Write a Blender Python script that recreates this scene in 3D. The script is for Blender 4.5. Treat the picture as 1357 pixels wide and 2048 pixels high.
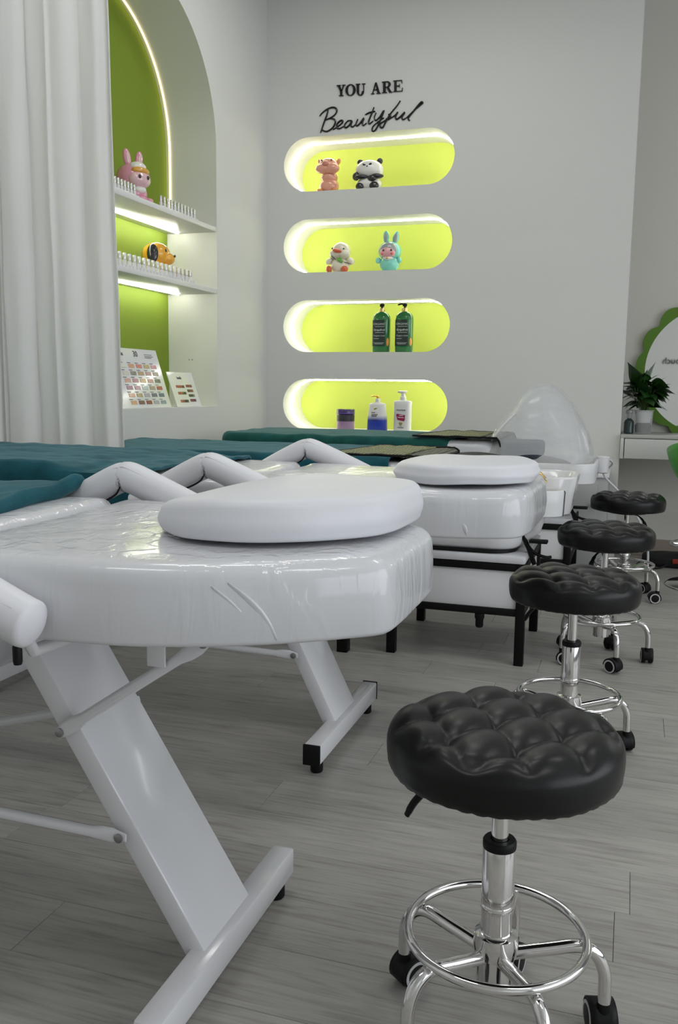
import bpy, bmesh, math, random
from math import sin, cos, pi, sqrt, radians, atan2
from mathutils import Vector, Matrix, noise
from mathutils.geometry import tessellate_polygon

for o in list(bpy.data.objects):
    bpy.data.objects.remove(o, do_unlink=True)
SC = bpy.context.scene
COL = SC.collection
rng = random.Random(7)

# ------------------------------------------------------------------ camera
yaw, pitch, roll = 0.3171, 0.1379, 0.0126
F = Vector((-sin(yaw)*cos(pitch), cos(yaw)*cos(pitch), -sin(pitch)))
Rv = Vector((cos(yaw), sin(yaw), 0)); Uv = Rv.cross(F)
R2 = Rv*cos(roll) + Uv*sin(roll); U2 = Uv*cos(roll) - Rv*sin(roll)
M = Matrix((R2, U2, -F)).transposed().to_4x4()
M.translation = (0, 0, 0.94)
cd = bpy.data.cameras.new('camera'); cam = bpy.data.objects.new('camera', cd); COL.objects.link(cam)
cam.matrix_world = M
cd.sensor_fit = 'VERTICAL'; cd.sensor_height = 36.0; cd.lens = 1774.27/2048*36.0
cd.clip_start = 0.05
SC.camera = cam

# ------------------------------------------------------------------ world, light, exposure
w = bpy.data.worlds.new('world'); SC.world = w; w.use_nodes = True
w.node_tree.nodes['Background'].inputs[0].default_value = (0.86, 0.93, 1.0, 1)
w.node_tree.nodes['Background'].inputs[1].default_value = 0.17
SC.view_settings.view_transform = 'Standard'
try: SC.view_settings.look = 'None'
except Exception: pass
SC.view_settings.gamma = 1.0
SC.view_settings.use_curve_mapping = False
SC.view_settings.exposure = -0.42

def area(name, loc, rot, sx, sy, power, col):
    l = bpy.data.lights.new(name, 'AREA'); l.shape = 'RECTANGLE'; l.size = sx; l.size_y = sy
    l.energy = power; l.color = col
    o = bpy.data.objects.new(name, l); o.location = loc; o.rotation_euler = rot; COL.objects.link(o); return o
# daylight through the shop front on the right, and the glazing behind the camera
area('daylight_shopfront', (3.9, 0.6, 1.6), (0, radians(90), 0), 2.4, 5.5, 140, (0.90, 0.95, 1.0))
area('daylight_rear', (2.35, -2.7, 1.7), (radians(90), 0, 0), 2.6, 1.8, 4, (0.90, 0.95, 1.0))
# ceiling panel lamps of the salon
for k, (lx, ly) in enumerate([(-1.1, 0.4), (-1.1, 2.2), (-1.1, 3.9), (0.9, 0.6), (0.9, 2.6)]):
    area('ceiling_lamp', (lx, ly, 3.12), (0, 0, 0), 0.9, 0.25, 10.8, (0.99, 0.99, 0.98))

# strip lamp high on the recess wall, right of the frame
area('wall_strip_lamp', (2.3, 5.33, 1.66), (radians(-90), 0, 0), 1.7, 0.06, 5.0, (0.92, 0.96, 1.0))

# ------------------------------------------------------------------ materials
def nt(name):
    m = bpy.data.materials.new(name); m.use_nodes = True
    return m, m.node_tree, m.node_tree.nodes['Principled BSDF']
def plain(name, col, rough=0.5, metal=0.0, coat=0.0, bump=0.0, bscale=60.0, sheen=0.0, emit=None, spec=None, alpha=1.0, trans=0.0):
    m, t, b = nt(name)
    b.inputs['Base Color'].default_value = (*col, 1); b.inputs['Roughness'].default_value = rough
    b.inputs['Metallic'].default_value = metal; b.inputs['Coat Weight'].default_value = coat
    b.inputs['Coat Roughness'].default_value = 0.12
    if sheen:
        b.inputs['Sheen Weight'].default_value = sheen; b.inputs['Sheen Roughness'].default_value = 0.35
    if spec is not None: b.inputs['Specular IOR Level'].default_value = spec
    if trans: b.inputs['Transmission Weight'].default_value = trans
    if emit:
        b.inputs['Emission Color'].default_value = (*emit[0], 1); b.inputs['Emission Strength'].default_value = emit[1]
    # every material carries a faint procedural mottle
    tc = t.nodes.new('ShaderNodeTexCoord'); n = t.nodes.new('ShaderNodeTexNoise'); n.inputs['Scale'].default_value = bscale
    n.inputs['Detail'].default_value = 4
    t.links.new(tc.outputs['Object'], n.inputs['Vector'])
    if bump:
        bp = t.nodes.new('ShaderNodeBump'); bp.inputs['Strength'].default_value = bump; bp.inputs['Distance'].default_value = 0.01
        t.links.new(n.outputs['Fac'], bp.inputs['Height']); t.links.new(bp.outputs['Normal'], b.inputs['Normal'])
    else:
        mr = t.nodes.new('ShaderNodeMapRange'); mr.inputs[3].default_value = max(0.0, rough-0.03); mr.inputs[4].default_value = min(1, rough+0.03)
        t.links.new(n.outputs['Fac'], mr.inputs[0]); t.links.new(mr.outputs[0], b.inputs['Roughness'])
    return m

def wood_floor(name):
    m, t, b = nt(name)
    tc = t.nodes.new('ShaderNodeTexCoord'); oi = t.nodes.new('ShaderNodeObjectInfo')
    mul = t.nodes.new('ShaderNodeMath'); mul.operation = 'MULTIPLY'; mul.inputs[1].default_value = 37.0
    t.links.new(oi.outputs['Random'], mul.inputs[0])
    add = t.nodes.new('ShaderNodeVectorMath'); add.operation = 'ADD'
    cx = t.nodes.new('ShaderNodeCombineXYZ'); t.links.new(mul.outputs[0], cx.inputs[0]); t.links.new(mul.outputs[0], cx.inputs[1])
    t.links.new(tc.outputs['Object'], add.inputs[0]); t.links.new(cx.outputs[0], add.inputs[1])
    def streak(sx, sy, detail, dist):
        mp = t.nodes.new('ShaderNodeMapping'); mp.inputs['Scale'].default_value = (sx, sy, 1)
        t.links.new(add.outputs[0], mp.inputs['Vector'])
        n = t.nodes.new('ShaderNodeTexNoise'); n.inputs['Scale'].default_value = 1; n.inputs['Detail'].default_value = detail
        n.inputs['Distortion'].default_value = dist
        t.links.new(mp.outputs[0], n.inputs['Vector']); return n
    n1 = streak(4.5, 60, 8, 1.2); n2 = streak(3.0, 16, 4, 1.6); n3 = streak(9, 170, 2, 0.2)
    r1 = t.nodes.new('ShaderNodeValToRGB')
    e = r1.color_ramp.elements; e[0].position = 0.30; e[0].color = (0.235, 0.22, 0.20, 1); e[1].position = 0.70; e[1].color = (0.475, 0.46, 0.43, 1)
    mid = r1.color_ramp.elements.new(0.5); mid.color = (0.39, 0.375, 0.348, 1)
    mx = t.nodes.new('ShaderNodeMix'); mx.data_type = 'FLOAT'; mx.inputs[0].default_value = 0.35
    t.links.new(n1.outputs['Fac'], mx.inputs[2]); t.links.new(n2.outputs['Fac'], mx.inputs[3])
    mx2 = t.nodes.new('ShaderNodeMix'); mx2.data_type = 'FLOAT'; mx2.inputs[0].default_value = 0.30
    t.links.new(mx.outputs[0], mx2.inputs[2]); t.links.new(n3.outputs['Fac'], mx2.inputs[3])
    t.links.new(mx2.outputs[0], r1.inputs[0])
    hsv = t.nodes.new('ShaderNodeHueSaturation')
    mr = t.nodes.new('ShaderNodeMapRange'); mr.inputs[3].default_value = 0.93; mr.inputs[4].default_value = 1.06
    t.links.new(oi.outputs['Random'], mr.inputs[0]); t.links.new(mr.outputs[0], hsv.inputs['Value'])
    t.links.new(r1.outputs[0], hsv.inputs['Color']); t.links.new(hsv.outputs[0], b.inputs['Base Color'])
    b.inputs['Roughness'].default_value = 0.42; b.inputs['Specular IOR Level'].default_value = 0.4
    bp = t.nodes.new('ShaderNodeBump'); bp.inputs['Strength'].default_value = 0.12; bp.inputs['Distance'].default_value = 0.004
    t.links.new(n1.outputs['Fac'], bp.inputs['Height']); t.links.new(bp.outputs['Normal'], b.inputs['Normal'])
    return m

def wrapped(name, col, strength=0.5):
    # white vinyl under a skin of clear plastic film: stretched creases in a glossy coat
    m, t, b = nt(name)
    b.inputs['Base Color'].default_value = (*col, 1); b.inputs['Roughness'].default_value = 0.38
    b.inputs['Coat Weight'].default_value = 0.75; b.inputs['Coat Roughness'].default_value = 0.11
    tc = t.nodes.new('ShaderNodeTexCoord'); mp = t.nodes.new('ShaderNodeMapping')
    mp.inputs['Scale'].default_value = (9, 9, 2.2); mp.inputs['Rotation'].default_value = (0.15, 0.45, 0.3)
    t.links.new(tc.outputs['Object'], mp.inputs['Vector'])
    n = t.nodes.new('ShaderNodeTexNoise'); n.inputs['Scale'].default_value = 2.4; n.inputs['Detail'].default_value = 3; n.inputs['Distortion'].default_value = 0.7
    t.links.new(mp.outputs[0], n.inputs['Vector'])
    r = t.nodes.new('ShaderNodeValToRGB'); r.color_ramp.elements[0].position = 0.45; r.color_ramp.elements[1].position = 0.56
    t.links.new(n.outputs['Fac'], r.inputs[0])
    bp = t.nodes.new('ShaderNodeBump'); bp.inputs['Strength'].default_value = strength; bp.inputs['Distance'].default_value = 0.004
    t.links.new(r.outputs[0], bp.inputs['Height']); t.links.new(bp.outputs['Normal'], b.inputs['Coat Normal'])
    bp2 = t.nodes.new('ShaderNodeBump'); bp2.inputs['Strength'].default_value = strength*0.35; bp2.inputs['Distance'].default_value = 0.004
    t.links.new(r.outputs[0], bp2.inputs['Height']); t.links.new(bp2.outputs['Normal'], b.inputs['Normal'])
    return m

def velvet(name, col):
    m, t, b = nt(name)
    tc = t.nodes.new('ShaderNodeTexCoord'); n = t.nodes.new('ShaderNodeTexNoise'); n.inputs['Scale'].default_value = 14; n.inputs['Detail'].default_value = 5
    n2 = t.nodes.new('ShaderNodeTexNoise'); n2.inputs['Scale'].default_value = 420
    t.links.new(tc.outputs['Object'], n.inputs['Vector']); t.links.new(tc.outputs['Object'], n2.inputs['Vector'])
    r = t.nodes.new('ShaderNodeValToRGB'); r.color_ramp.elements[0].position = 0.35; r.color_ramp.elements[1].position = 0.7
    r.color_ramp.elements[0].color = tuple(c*0.8 for c in col)+(1,); r.color_ramp.elements[1].color = tuple(c*1.25 for c in col)+(1,)
    t.links.new(n.outputs['Fac'], r.inputs[0]); t.links.new(r.outputs[0], b.inputs['Base Color'])
    b.inputs['Roughness'].default_value = 0.95; b.inputs['Specular IOR Level'].default_value = 0.15
    b.inputs['Sheen Weight'].default_value = 0.30; b.inputs['Sheen Roughness'].default_value = 0.35
    b.inputs['Sheen Tint'].default_value = (0.55, 0.80, 0.84, 1)
    bp = t.nodes.new('ShaderNodeBump'); bp.inputs['Strength'].default_value = 0.25; bp.inputs['Distance'].default_value = 0.003
    t.links.new(n2.outputs['Fac'], bp.inputs['Height']); t.links.new(bp.outputs['Normal'], b.inputs['Normal'])
    return m

def curtain_mat(name):
    m, t, b = nt(name)
    b.inputs['Base Color'].default_value = (0.90, 0.895, 0.885, 1); b.inputs['Roughness'].default_value = 0.85
    tc = t.nodes.new('ShaderNodeTexCoord'); mp = t.nodes.new('ShaderNodeMapping'); mp.inputs['Scale'].default_value = (30, 30, 9)
    t.links.new(tc.outputs['Object'], mp.inputs['Vector'])
    n = t.nodes.new('ShaderNodeTexNoise'); n.inputs['Scale'].default_value = 1.5; n.inputs['Detail'].default_value = 6
    t.links.new(mp.outputs[0], n.inputs['Vector'])
    bp = t.nodes.new('ShaderNodeBump'); bp.inputs['Strength'].default_value = 0.3; bp.inputs['Distance'].default_value = 0.006
    t.links.new(n.outputs['Fac'], bp.inputs['Height']); t.links.new(bp.outputs['Normal'], b.inputs['Normal'])
    tr = t.nodes.new('ShaderNodeBsdfTranslucent'); tr.inputs[0].default_value = (0.95, 0.95, 0.94, 1)
    ms = t.nodes.new('ShaderNodeMixShader'); ms.inputs[0].default_value = 0.5
    out = t.nodes['Material Output']
    t.links.new(b.outputs[0], ms.inputs[1]); t.links.new(tr.outputs[0], ms.inputs[2]); t.links.new(ms.outputs[0], out.inputs[0])
    return m

def film(name, fac=0.5, col=(0.86, 0.88, 0.9)):
    m, t, b = nt(name)
    b.inputs['Base Color'].default_value = (*col, 1); b.inputs['Roughness'].default_value = 0.16
    tc = t.nodes.new('ShaderNodeTexCoord'); mp = t.nodes.new('ShaderNodeMapping'); mp.inputs['Scale'].default_value = (5, 5, 16)
    t.links.new(tc.outputs['Object'], mp.inputs['Vector'])
    n = t.nodes.new('ShaderNodeTexNoise'); n.inputs['Scale'].default_value = 2.5; n.inputs['Detail'].default_value = 4
    t.links.new(mp.outputs[0], n.inputs['Vector'])
    bp = t.nodes.new('ShaderNodeBump'); bp.inputs['Strength'].default_value = 0.35; bp.inputs['Distance'].default_value = 0.006
    t.links.new(n.outputs['Fac'], bp.inputs['Height']); t.links.new(bp.outputs['Normal'], b.inputs['Normal'])
    tp = t.nodes.new('ShaderNodeBsdfTransparent')
    mr = t.nodes.new('ShaderNodeMapRange'); mr.inputs[3].default_value = fac-0.04; mr.inputs[4].default_value = fac+0.04
    t.links.new(n.outputs['Fac'], mr.inputs[0])
    ms = t.nodes.new('ShaderNodeMixShader'); out = t.nodes['Material Output']
    t.links.new(mr.outputs[0], ms.inputs[0])
    t.links.new(tp.outputs[0], ms.inputs[1]); t.links.new(b.outputs[0], ms.inputs[2]); t.links.new(ms.outputs[0], out.inputs[0])
    return m

def weave(name, c1, c2, c3):
    m, t, b = nt(name)
    tc = t.nodes.new('ShaderNodeTexCoord')
    wv = t.nodes.new('ShaderNodeTexWave'); wv.bands_direction = 'X'; wv.inputs['Scale'].default_value = 26; wv.inputs['Distortion'].default_value = 1.0
    wv2 = t.nodes.new('ShaderNodeTexWave'); wv2.bands_direction = 'Y'; wv2.inputs['Scale'].default_value = 14; wv2.inputs['Distortion'].default_value = 1.5
    n = t.nodes.new('ShaderNodeTexNoise'); n.inputs['Scale'].default_value = 70
    for x in (wv, wv2, n): t.links.new(tc.outputs['Object'], x.inputs['Vector'])
    mu = t.nodes.new('ShaderNodeMath'); mu.operation = 'MULTIPLY'; t.links.new(wv.outputs['Fac'], mu.inputs[0]); t.links.new(wv2.outputs['Fac'], mu.inputs[1])
    ad = t.nodes.new('ShaderNodeMath'); ad.operation = 'ADD'; t.links.new(mu.outputs[0], ad.inputs[0])
    m2 = t.nodes.new('ShaderNodeMath'); m2.operation = 'MULTIPLY'; m2.inputs[1].default_value = 0.5; t.links.new(n.outputs['Fac'], m2.inputs[0])
    t.links.new(m2.outputs[0], ad.inputs[1])
    r = t.nodes.new('ShaderNodeValToRGB'); r.color_ramp.elements[0].position = 0.25; r.color_ramp.elements[0].color = (*c1, 1)
    r.color_ramp.elements[1].position = 0.75; r.color_ramp.elements[1].color = (*c3, 1)
    e = r.color_ramp.elements.new(0.45); e.color = (*c2, 1)
    t.links.new(ad.outputs[0], r.inputs[0]); t.links.new(r.outputs[0], b.inputs['Base Color'])
    b.inputs['Roughness'].default_value = 0.7
    bp = t.nodes.new('ShaderNodeBump'); bp.inputs['Strength'].default_value = 0.5; bp.inputs['Distance'].default_value = 0.002
    t.links.new(ad.outputs[0], bp.inputs['Height']); t.links.new(bp.outputs['Normal'], b.inputs['Normal'])
    return m

def gradient_z(name, c_low, c_high, z0, z1, rough=0.3):
    m, t, b = nt(name)
    tc = t.nodes.new('ShaderNodeTexCoord'); sp = t.nodes.new('ShaderNodeSeparateXYZ'); t.links.new(tc.outputs['Object'], sp.inputs[0])
    mr = t.nodes.new('ShaderNodeMapRange'); mr.inputs[1].default_value = z0; mr.inputs[2].default_value = z1; t.links.new(sp.outputs[2], mr.inputs[0])
    mx = t.nodes.new('ShaderNodeMix'); mx.data_type = 'RGBA'
    t.links.new(mr.outputs[0], mx.inputs[0]); mx.inputs[6].default_value = (*c_low, 1); mx.inputs[7].default_value = (*c_high, 1)
    t.links.new(mx.outputs[2], b.inputs['Base Color']); b.inputs['Roughness'].default_value = rough
    return m

W = plain('wall_paint', (0.70, 0.70, 0.675), 0.9, bump=0.05, bscale=160)
WREC = plain('recess_paint', (0.62, 0.605, 0.55), 0.9, bump=0.05, bscale=160)
WLIN = plain('lining_paint', (0.80, 0.80, 0.76), 0.85, bump=0.04, bscale=160)
WARCH = plain('arch_lining_paint', (0.76, 0.76, 0.71), 0.85, bump=0.04, bscale=160)
GREEN = plain('green_paint_lit', (0.52, 0.61, 0.10), 0.7, bump=0.03, bscale=140)  # niche copy of the green paint, LED-lit look put into the colour
GREEN2 = plain('green_paint_dim', (0.20, 0.29, 0.016), 0.7, bump=0.03, bscale=140)  # same green paint, colour darkened for the dimmer light in the alcove
CEIL = plain('ceiling_paint', (0.75, 0.75, 0.74), 0.9)
FLOOR = wood_floor('grey_oak_vinyl')
SUB = plain('floor_base', (0.11, 0.105, 0.095), 0.7)
SKIRT = plain('skirting', (0.30, 0.25, 0.21), 0.5)
LEDN = plain('led_niche', (1, 1, 1), 0.5, emit=((1.0, 0.98, 0.86), 34.0))
LEDS = plain('led_shelf', (1, 1, 1), 0.5, emit=((1.0, 0.98, 0.88), 58.0))
LEDA = plain('led_arch', (1, 1, 1), 0.5, emit=((1.0, 0.80, 0.36), 2.8))
SHELF = plain('shelf_laminate', (0.72, 0.72, 0.73), 0.35)
VINYL = wrapped('wrapped_vinyl', (0.655, 0.66, 0.685), 0.22)
VINYLP = plain('white_leatherette', (0.74, 0.74, 0.775), 0.42, bump=0.12, bscale=9)
PILLOW = plain('pillow_leatherette', (0.74, 0.745, 0.785), 0.45, bump=0.10, bscale=7)
BEDMETAL = plain('white_powder_coat', (0.74, 0.74, 0.765), 0.22, coat=0.6)
PLASTICW = plain('white_plastic', (0.78, 0.78, 0.79), 0.35)
CERAMIC = plain('white_ceramic', (0.82, 0.82, 0.82), 0.12, coat=0.4)
BLACKM = plain('black_steel', (0.003, 0.003, 0.003), 0.5, spec=0.22)
BLACKP = plain('black_plastic', (0.004, 0.004, 0.004), 0.5, spec=0.25)
LEATHER = plain('black_leather', (0.003, 0.003, 0.0034), 0.40, bump=0.02, bscale=260, spec=0.25, coat=0.22)
LEATHER.node_tree.nodes['Principled BSDF'].inputs['Coat Roughness'].default_value = 0.26
CHROME = plain('chrome', (0.80, 0.79, 0.78), 0.10, metal=1.0)
STEEL = plain('screw_steel', (0.35, 0.35, 0.36), 0.35, metal=1.0)
GREYRING = plain('caster_ring', (0.55, 0.55, 0.56), 0.4)
TEAL = velvet('teal_velvet', (0.012, 0.082, 0.105))
TEALG = velvet('green_teal_velvet', (0.012, 0.078, 0.070))
CURT = curtain_mat('curtain_cloth')
FILM = film('plastic_film', 0.42, (0.78, 0.80, 0.83))
CLEAR = film('clear_plastic', 0.16)
MAT = weave('woven_reed', (0.02, 0.03, 0.022), (0.16, 0.18, 0.075), (0.42, 0.40, 0.20))
MATD = weave('woven_dark', (0.008, 0.009, 0.010), (0.05, 0.06, 0.05), (0.28, 0.27, 0.20))
INK = plain('black_acrylic', (0.004, 0.004, 0.004), 0.25)
GOLD = plain('gold', (0.75, 0.45, 0.08), 0.25, metal=1.0)
CABINET = plain('cabinet_grey', (0.50, 0.50, 0.50), 0.5)

# ------------------------------------------------------------------ geometry helpers
class MB:
    def __init__(s): s.v = []; s.f = []; s.m = []
    def add(s, vs, fs, mi=0):
        b = len(s.v); s.v += [tuple(v) for v in vs]; s.f += [tuple(i+b for i in f) for f in fs]; s.m += [mi]*len(fs); return s
    def box(s, x0, x1, y0, y1, z0, z1, mi=0, xf=None):
        vs = [(x, y, z) for z in (z0, z1) for y in (y0, y1) for x in (x0, x1)]
        if xf: vs = [xf @ Vector(v) for v in vs]
        return s.add(vs, [(0,2,3,1),(4,5,7,6),(0,1,5,4),(2,6,7,3),(0,4,6,2),(1,3,7,5)], mi)
    def bbox(s, x0, x1, y0, y1, z0, z1, b=0.004, mi=0, xf=None, seg=2):
        bm = bmesh.new(); bmesh.ops.create_cube(bm, size=1)
        for v in bm.verts:
            v.co = Vector(((x0+x1)/2+v.co.x*(x1-x0), (y0+y1)/2+v.co.y*(y1-y0), (z0+z1)/2+v.co.z*(z1-z0)))
        bmesh.ops.bevel(bm, geom=list(bm.edges), offset=min(b, .45*min(x1-x0, y1-y0, z1-z0)), segments=seg, profile=0.5, affect='EDGES')
        bm.verts.index_update()
        vs = [xf @ v.co if xf else v.co.copy() for v in bm.verts]; fs = [[v.index for v in f.verts] for f in bm.faces]
        bm.free(); return s.add(vs, fs, mi)
    def tube(s, pts, r, n=10, closed=False, mi=0, caps=True, flat=1.0, up=None, flatb=1.0):
        P = [Vector(p) for p in pts]; N = len(P)
        rr = r if isinstance(r, (list, tuple)) else [r]*N
        fb = flatb if isinstance(flatb, (list, tuple)) else [flatb]*N
        vs = []; prev = None
        for i, p in enumerate(P):
            if closed: t = P[(i+1) % N]-P[i-1]
            else: t = P[min(i+1, N-1)]-P[max(i-1, 0)]
            t.normalize()
            if prev is None:
                a = Vector(up) if up else (Vector((0,0,1)) if abs(t.z) < .9 else Vector((1,0,0)))
            else: a = prev
            a = (a - t*a.dot(t)); a.normalize(); prev = a; bq = t.cross(a)
            for k in range(n):
                th = 2*pi*k/n; vs.append(p + a*(cos(th)*rr[i]*flat) + bq*(sin(th)*rr[i]*fb[i]))
        fs = []
        for i in range(N if closed else N-1):
            j = (i+1) % N
            for k in range(n):
                fs.append((i*n+k, i*n+(k+1) % n, j*n+(k+1) % n, j*n+k))
        if not closed and caps:
            fs.append(tuple(range(n-1, -1, -1))); fs.append(tuple((N-1)*n+k for k in range(n)))
        return s.add(vs, fs, mi)
    def lathe(s, prof, c=(0,0,0), n=24, mi=0, sx=1, sy=1, xf=None):
        vs = []; fs = []
        for (r, z) in prof:
            for k in range(n):
                th = 2*pi*k/n; v = Vector((c[0]+r*cos(th)*sx, c[1]+r*sin(th)*sy, c[2]+z)); vs.append(xf @ v if xf else v)
        for i in range(len(prof)-1):
            for k in range(n): fs.append((i*n+k, i*n+(k+1) % n, (i+1)*n+(k+1) % n, (i+1)*n+k))
        fs.append(tuple(range(n-1, -1, -1))); fs.append(tuple((len(prof)-1)*n+k for k in range(n)))
        return s.add(vs, fs, mi)
    def ell(s, c, r, n=18, m=11, mi=0, rot=None):
        r = r if isinstance(r, (tuple, list)) else (r, r, r)
        vs = [(0,0,-1)]
        for i in range(1, m):
            ph = -pi/2+pi*i/m
            for k in range(n): vs.append((cos(ph)*cos(2*pi*k/n), cos(ph)*sin(2*pi*k/n), sin(ph)))
        vs.append((0,0,1)); out = []
        for v in vs:
            q = Vector((v[0]*r[0], v[1]*r[1], v[2]*r[2]))
            if rot: q = rot @ q
            out.append(q+Vector(c))
        fs = [(0, 1+(k+1) % n, 1+k) for k in range(n)]
        for i in range(m-2):
            for k in range(n): fs.append((1+i*n+k, 1+i*n+(k+1) % n, 1+(i+1)*n+(k+1) % n, 1+(i+1)*n+k))
        L = len(vs)-1
        fs += [(L, 1+(m-2)*n+k, 1+(m-2)*n+(k+1) % n) for k in range(n)]
        return s.add(out, fs, mi)
    def grid(s, fn, nu, nv, mi=0, wrapu=False):
        vs = [fn(i/nu, j/nv) for i in range(nu+(0 if wrapu else 1)) for j in range(nv+1)]
        fs = []; Nu = nu if wrapu else nu+1
        for i in range(nu):
            for j in range(nv):
                a = i*(nv+1)+j; b2 = ((i+1) % Nu)*(nv+1)+j
                fs.append((a, b2, b2+1, a+1))
        return s.add(vs, fs, mi)
    def prism(s, poly, fn, d0, d1, mi=0):
        """polygon (2D list) extruded; fn(p,d) -> 3D"""
        n = len(poly); vs = [fn(p, d0) for p in poly]+[fn(p, d1) for p in poly]
        tri = tessellate_polygon([[Vector((p[0], p[1], 0)) for p in poly]])
        fs = [tuple(t) for t in tri]+[tuple(i+n for i in t) for t in tri]
        fs += [(i, (i+1) % n, n+(i+1) % n, n+i) for i in range(n)]
        return s.add(vs, fs, mi)
    def pad(s, out, z0, z1, r=0.02, dome=0.0, bot=True, disp=None, rings=7, mi=0, rb=None, bulge=0.0):
        """soft cushion: outline list of (x,y), rounded edges of radius r"""
        n = len(out); P = [Vector((p[0], p[1])) for p in out]
        A = sum(P[i].x*P[(i+1) % n].y-P[(i+1) % n].x*P[i].y for i in range(n))
        if A < 0: P.reverse()
        Nn = []
        for i in range(n):
            t = (P[(i+1) % n]-P[i-1]); t.normalize(); Nn.append(Vector((t.y, -t.x)))
        c = sum(P, Vector((0, 0)))/n; rb = r if rb is None else rb
        L = []
        for k in range(5):
            a = pi/2*k/4; L.append((rb*(1-sin(a)), z0+rb*(1-cos(a)), 1.0))
        nm = 4
        for k in range(1, nm):
            f = k/nm; L.append((-bulge*sin(pi*f), z0+rb+(z1-r-z0-rb)*f, 1.0))
        for k in range(5):
            a = pi/2*k/4; L.append((r*(1-cos(a)), z1-r+r*sin(a), 1.0))
        for k in range(1, rings):
            f = 1-k/rings; L.append((r, z1+dome*(1-f*f), f))
        vs = []
        for (ins, z, f) in L:
            for i in range(n):
                q = P[i]-Nn[i]*ins; q = c+(q-c)*f
                vs.append(Vector((q.x, q.y, z)))
        vs.append(Vector((c.x, c.y, z1+dome)))
        if disp: vs = [disp(v) for v in vs]
        fs = []
        for a in range(len(L)-1):
            for i in range(n): fs.append((a*n+i, a*n+(i+1) % n, (a+1)*n+(i+1) % n, (a+1)*n+i))
        T = len(L)*n
        for i in range(n): fs.append(((len(L)-1)*n+i, (len(L)-1)*n+(i+1) % n, T))
        if bot: fs.append(tuple(range(n-1, -1, -1)))
        return s.add(vs, fs, mi)
    def mesh(s, name, mats, smooth=True, ang=40, off=(0,0,0)):
        me = bpy.data.meshes.new(name)
        o = Vector(off)
        me.from_pydata([tuple(Vector(v)-o) for v in s.v], [], s.f); me.update()
        for m in (mats if isinstance(mats, (list, tuple)) else [mats]): me.materials.append(m)
        if any(s.m): me.polygons.foreach_set('material_index', s.m)
        bm = bmesh.new(); bm.from_mesh(me); bmesh.ops.recalc_face_normals(bm, faces=bm.faces); bm.to_mesh(me); bm.free()
        if smooth:
            me.shade_smooth() if hasattr(me, 'shade_smooth') else me.polygons.foreach_set('use_smooth', [True]*len(me.polygons))
            try: me.set_sharp_from_angle(angle=radians(ang))
            except Exception: pass
        return me

def wpos(o):
    p = Vector(o.location)
    while o.parent: o = o.parent; p += Vector(o.location)
    return p
def obj(name, mb, mats, parent=None, smooth=True, ang=40, label=None, origin=None):
    """one mesh object; mb is in world coordinates"""
    base = wpos(parent) if parent else Vector((0,0,0))
    if origin is not None: org = Vector(origin)
    elif parent: org = base
    else:
        xs = [v[0] for v in mb.v]; ys = [v[1] for v in mb.v]; zs = [v[2] for v in mb.v]
        org = Vector(((min(xs)+max(xs))/2, (min(ys)+max(ys))/2, min(zs)))
    o = bpy.data.objects.new(name, mb.mesh(name, mats, smooth, ang, org)); COL.objects.link(o)
    o.location = org-base if parent else org
    if parent: o.parent = parent
    if label: o['label'] = label
    return o
def tag(o, label, cat, group=None, kind=None):
    o['label'] = label; o['category'] = cat
    if group: o['group'] = group
    if kind: o['kind'] = kind
    return o
def thing(name, loc, label, cat, group=None):
    o = bpy.data.objects.new(name, None); COL.objects.link(o); o.location = loc; o.empty_display_size = 0.05
    return tag(o, label, cat, group)
def struct(o): o['kind'] = 'structure'; return o
def copy_tree(o, parent=None):
    c = o.copy(); COL.objects.link(c); c.parent = parent
    for ch in list(o.children): copy_tree(ch, c)
    return c
def resample(pts, n, closed=True):
    P = [Vector(p) for p in pts]
    if closed: P = P+[P[0]]
    L = [0]
    for a, b in zip(P, P[1:]): L.append(L[-1]+(b-a).length)
    out = []; j = 0
    for i in range(n if closed else n):
        d = L[-1]*i/(n if closed else n-1)
        while j < len(L)-2 and L[j+1] < d: j += 1
        f = (d-L[j])/max(1e-9, L[j+1]-L[j]); out.append(P[j].lerp(P[j+1], min(1, f)))
    return out
def spline(pts, k=6, closed=False):
    P = [Vector(p) for p in pts]; n = len(P); out = []
    for i in range(n if closed else n-1):
        if closed: a, b, c, d = P[i-1], P[i], P[(i+1) % n], P[(i+2) % n]
        else: a, b, c, d = P[max(i-1,0)], P[i], P[i+1], P[min(i+2,n-1)]
        for q in range(k):
            t = q/k
            out.append(0.5*((2*b)+(c-a)*t+(2*a-5*b+4*c-d)*t*t+(3*b-a-3*c+d)*t**3))
    if not closed: out.append(P[-1])
    return out
def rrect(x0, x1, y0, y1, r, k=6):
    o = []
    for cx, cy, a0 in ((x1-r, y0+r, -pi/2), (x1-r, y1-r, 0), (x0+r, y1-r, pi/2), (x0+r, y0+r, pi)):
        for i in range(k+1):
            a = a0+pi/2*i/k; o.append((cx+r*cos(a), cy+r*sin(a)))
    return [tuple(p) for p in resample([(a, b, 0) for a, b in o], 72)]
def nz(x, y, z=0.0): return noise.noise(Vector((x, y, z)))

# ================================================================== STRUCTURE
LW = -2.113      # left wall plane
BW = 5.0         # back wall plane
CH = 3.15        # ceiling height
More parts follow.
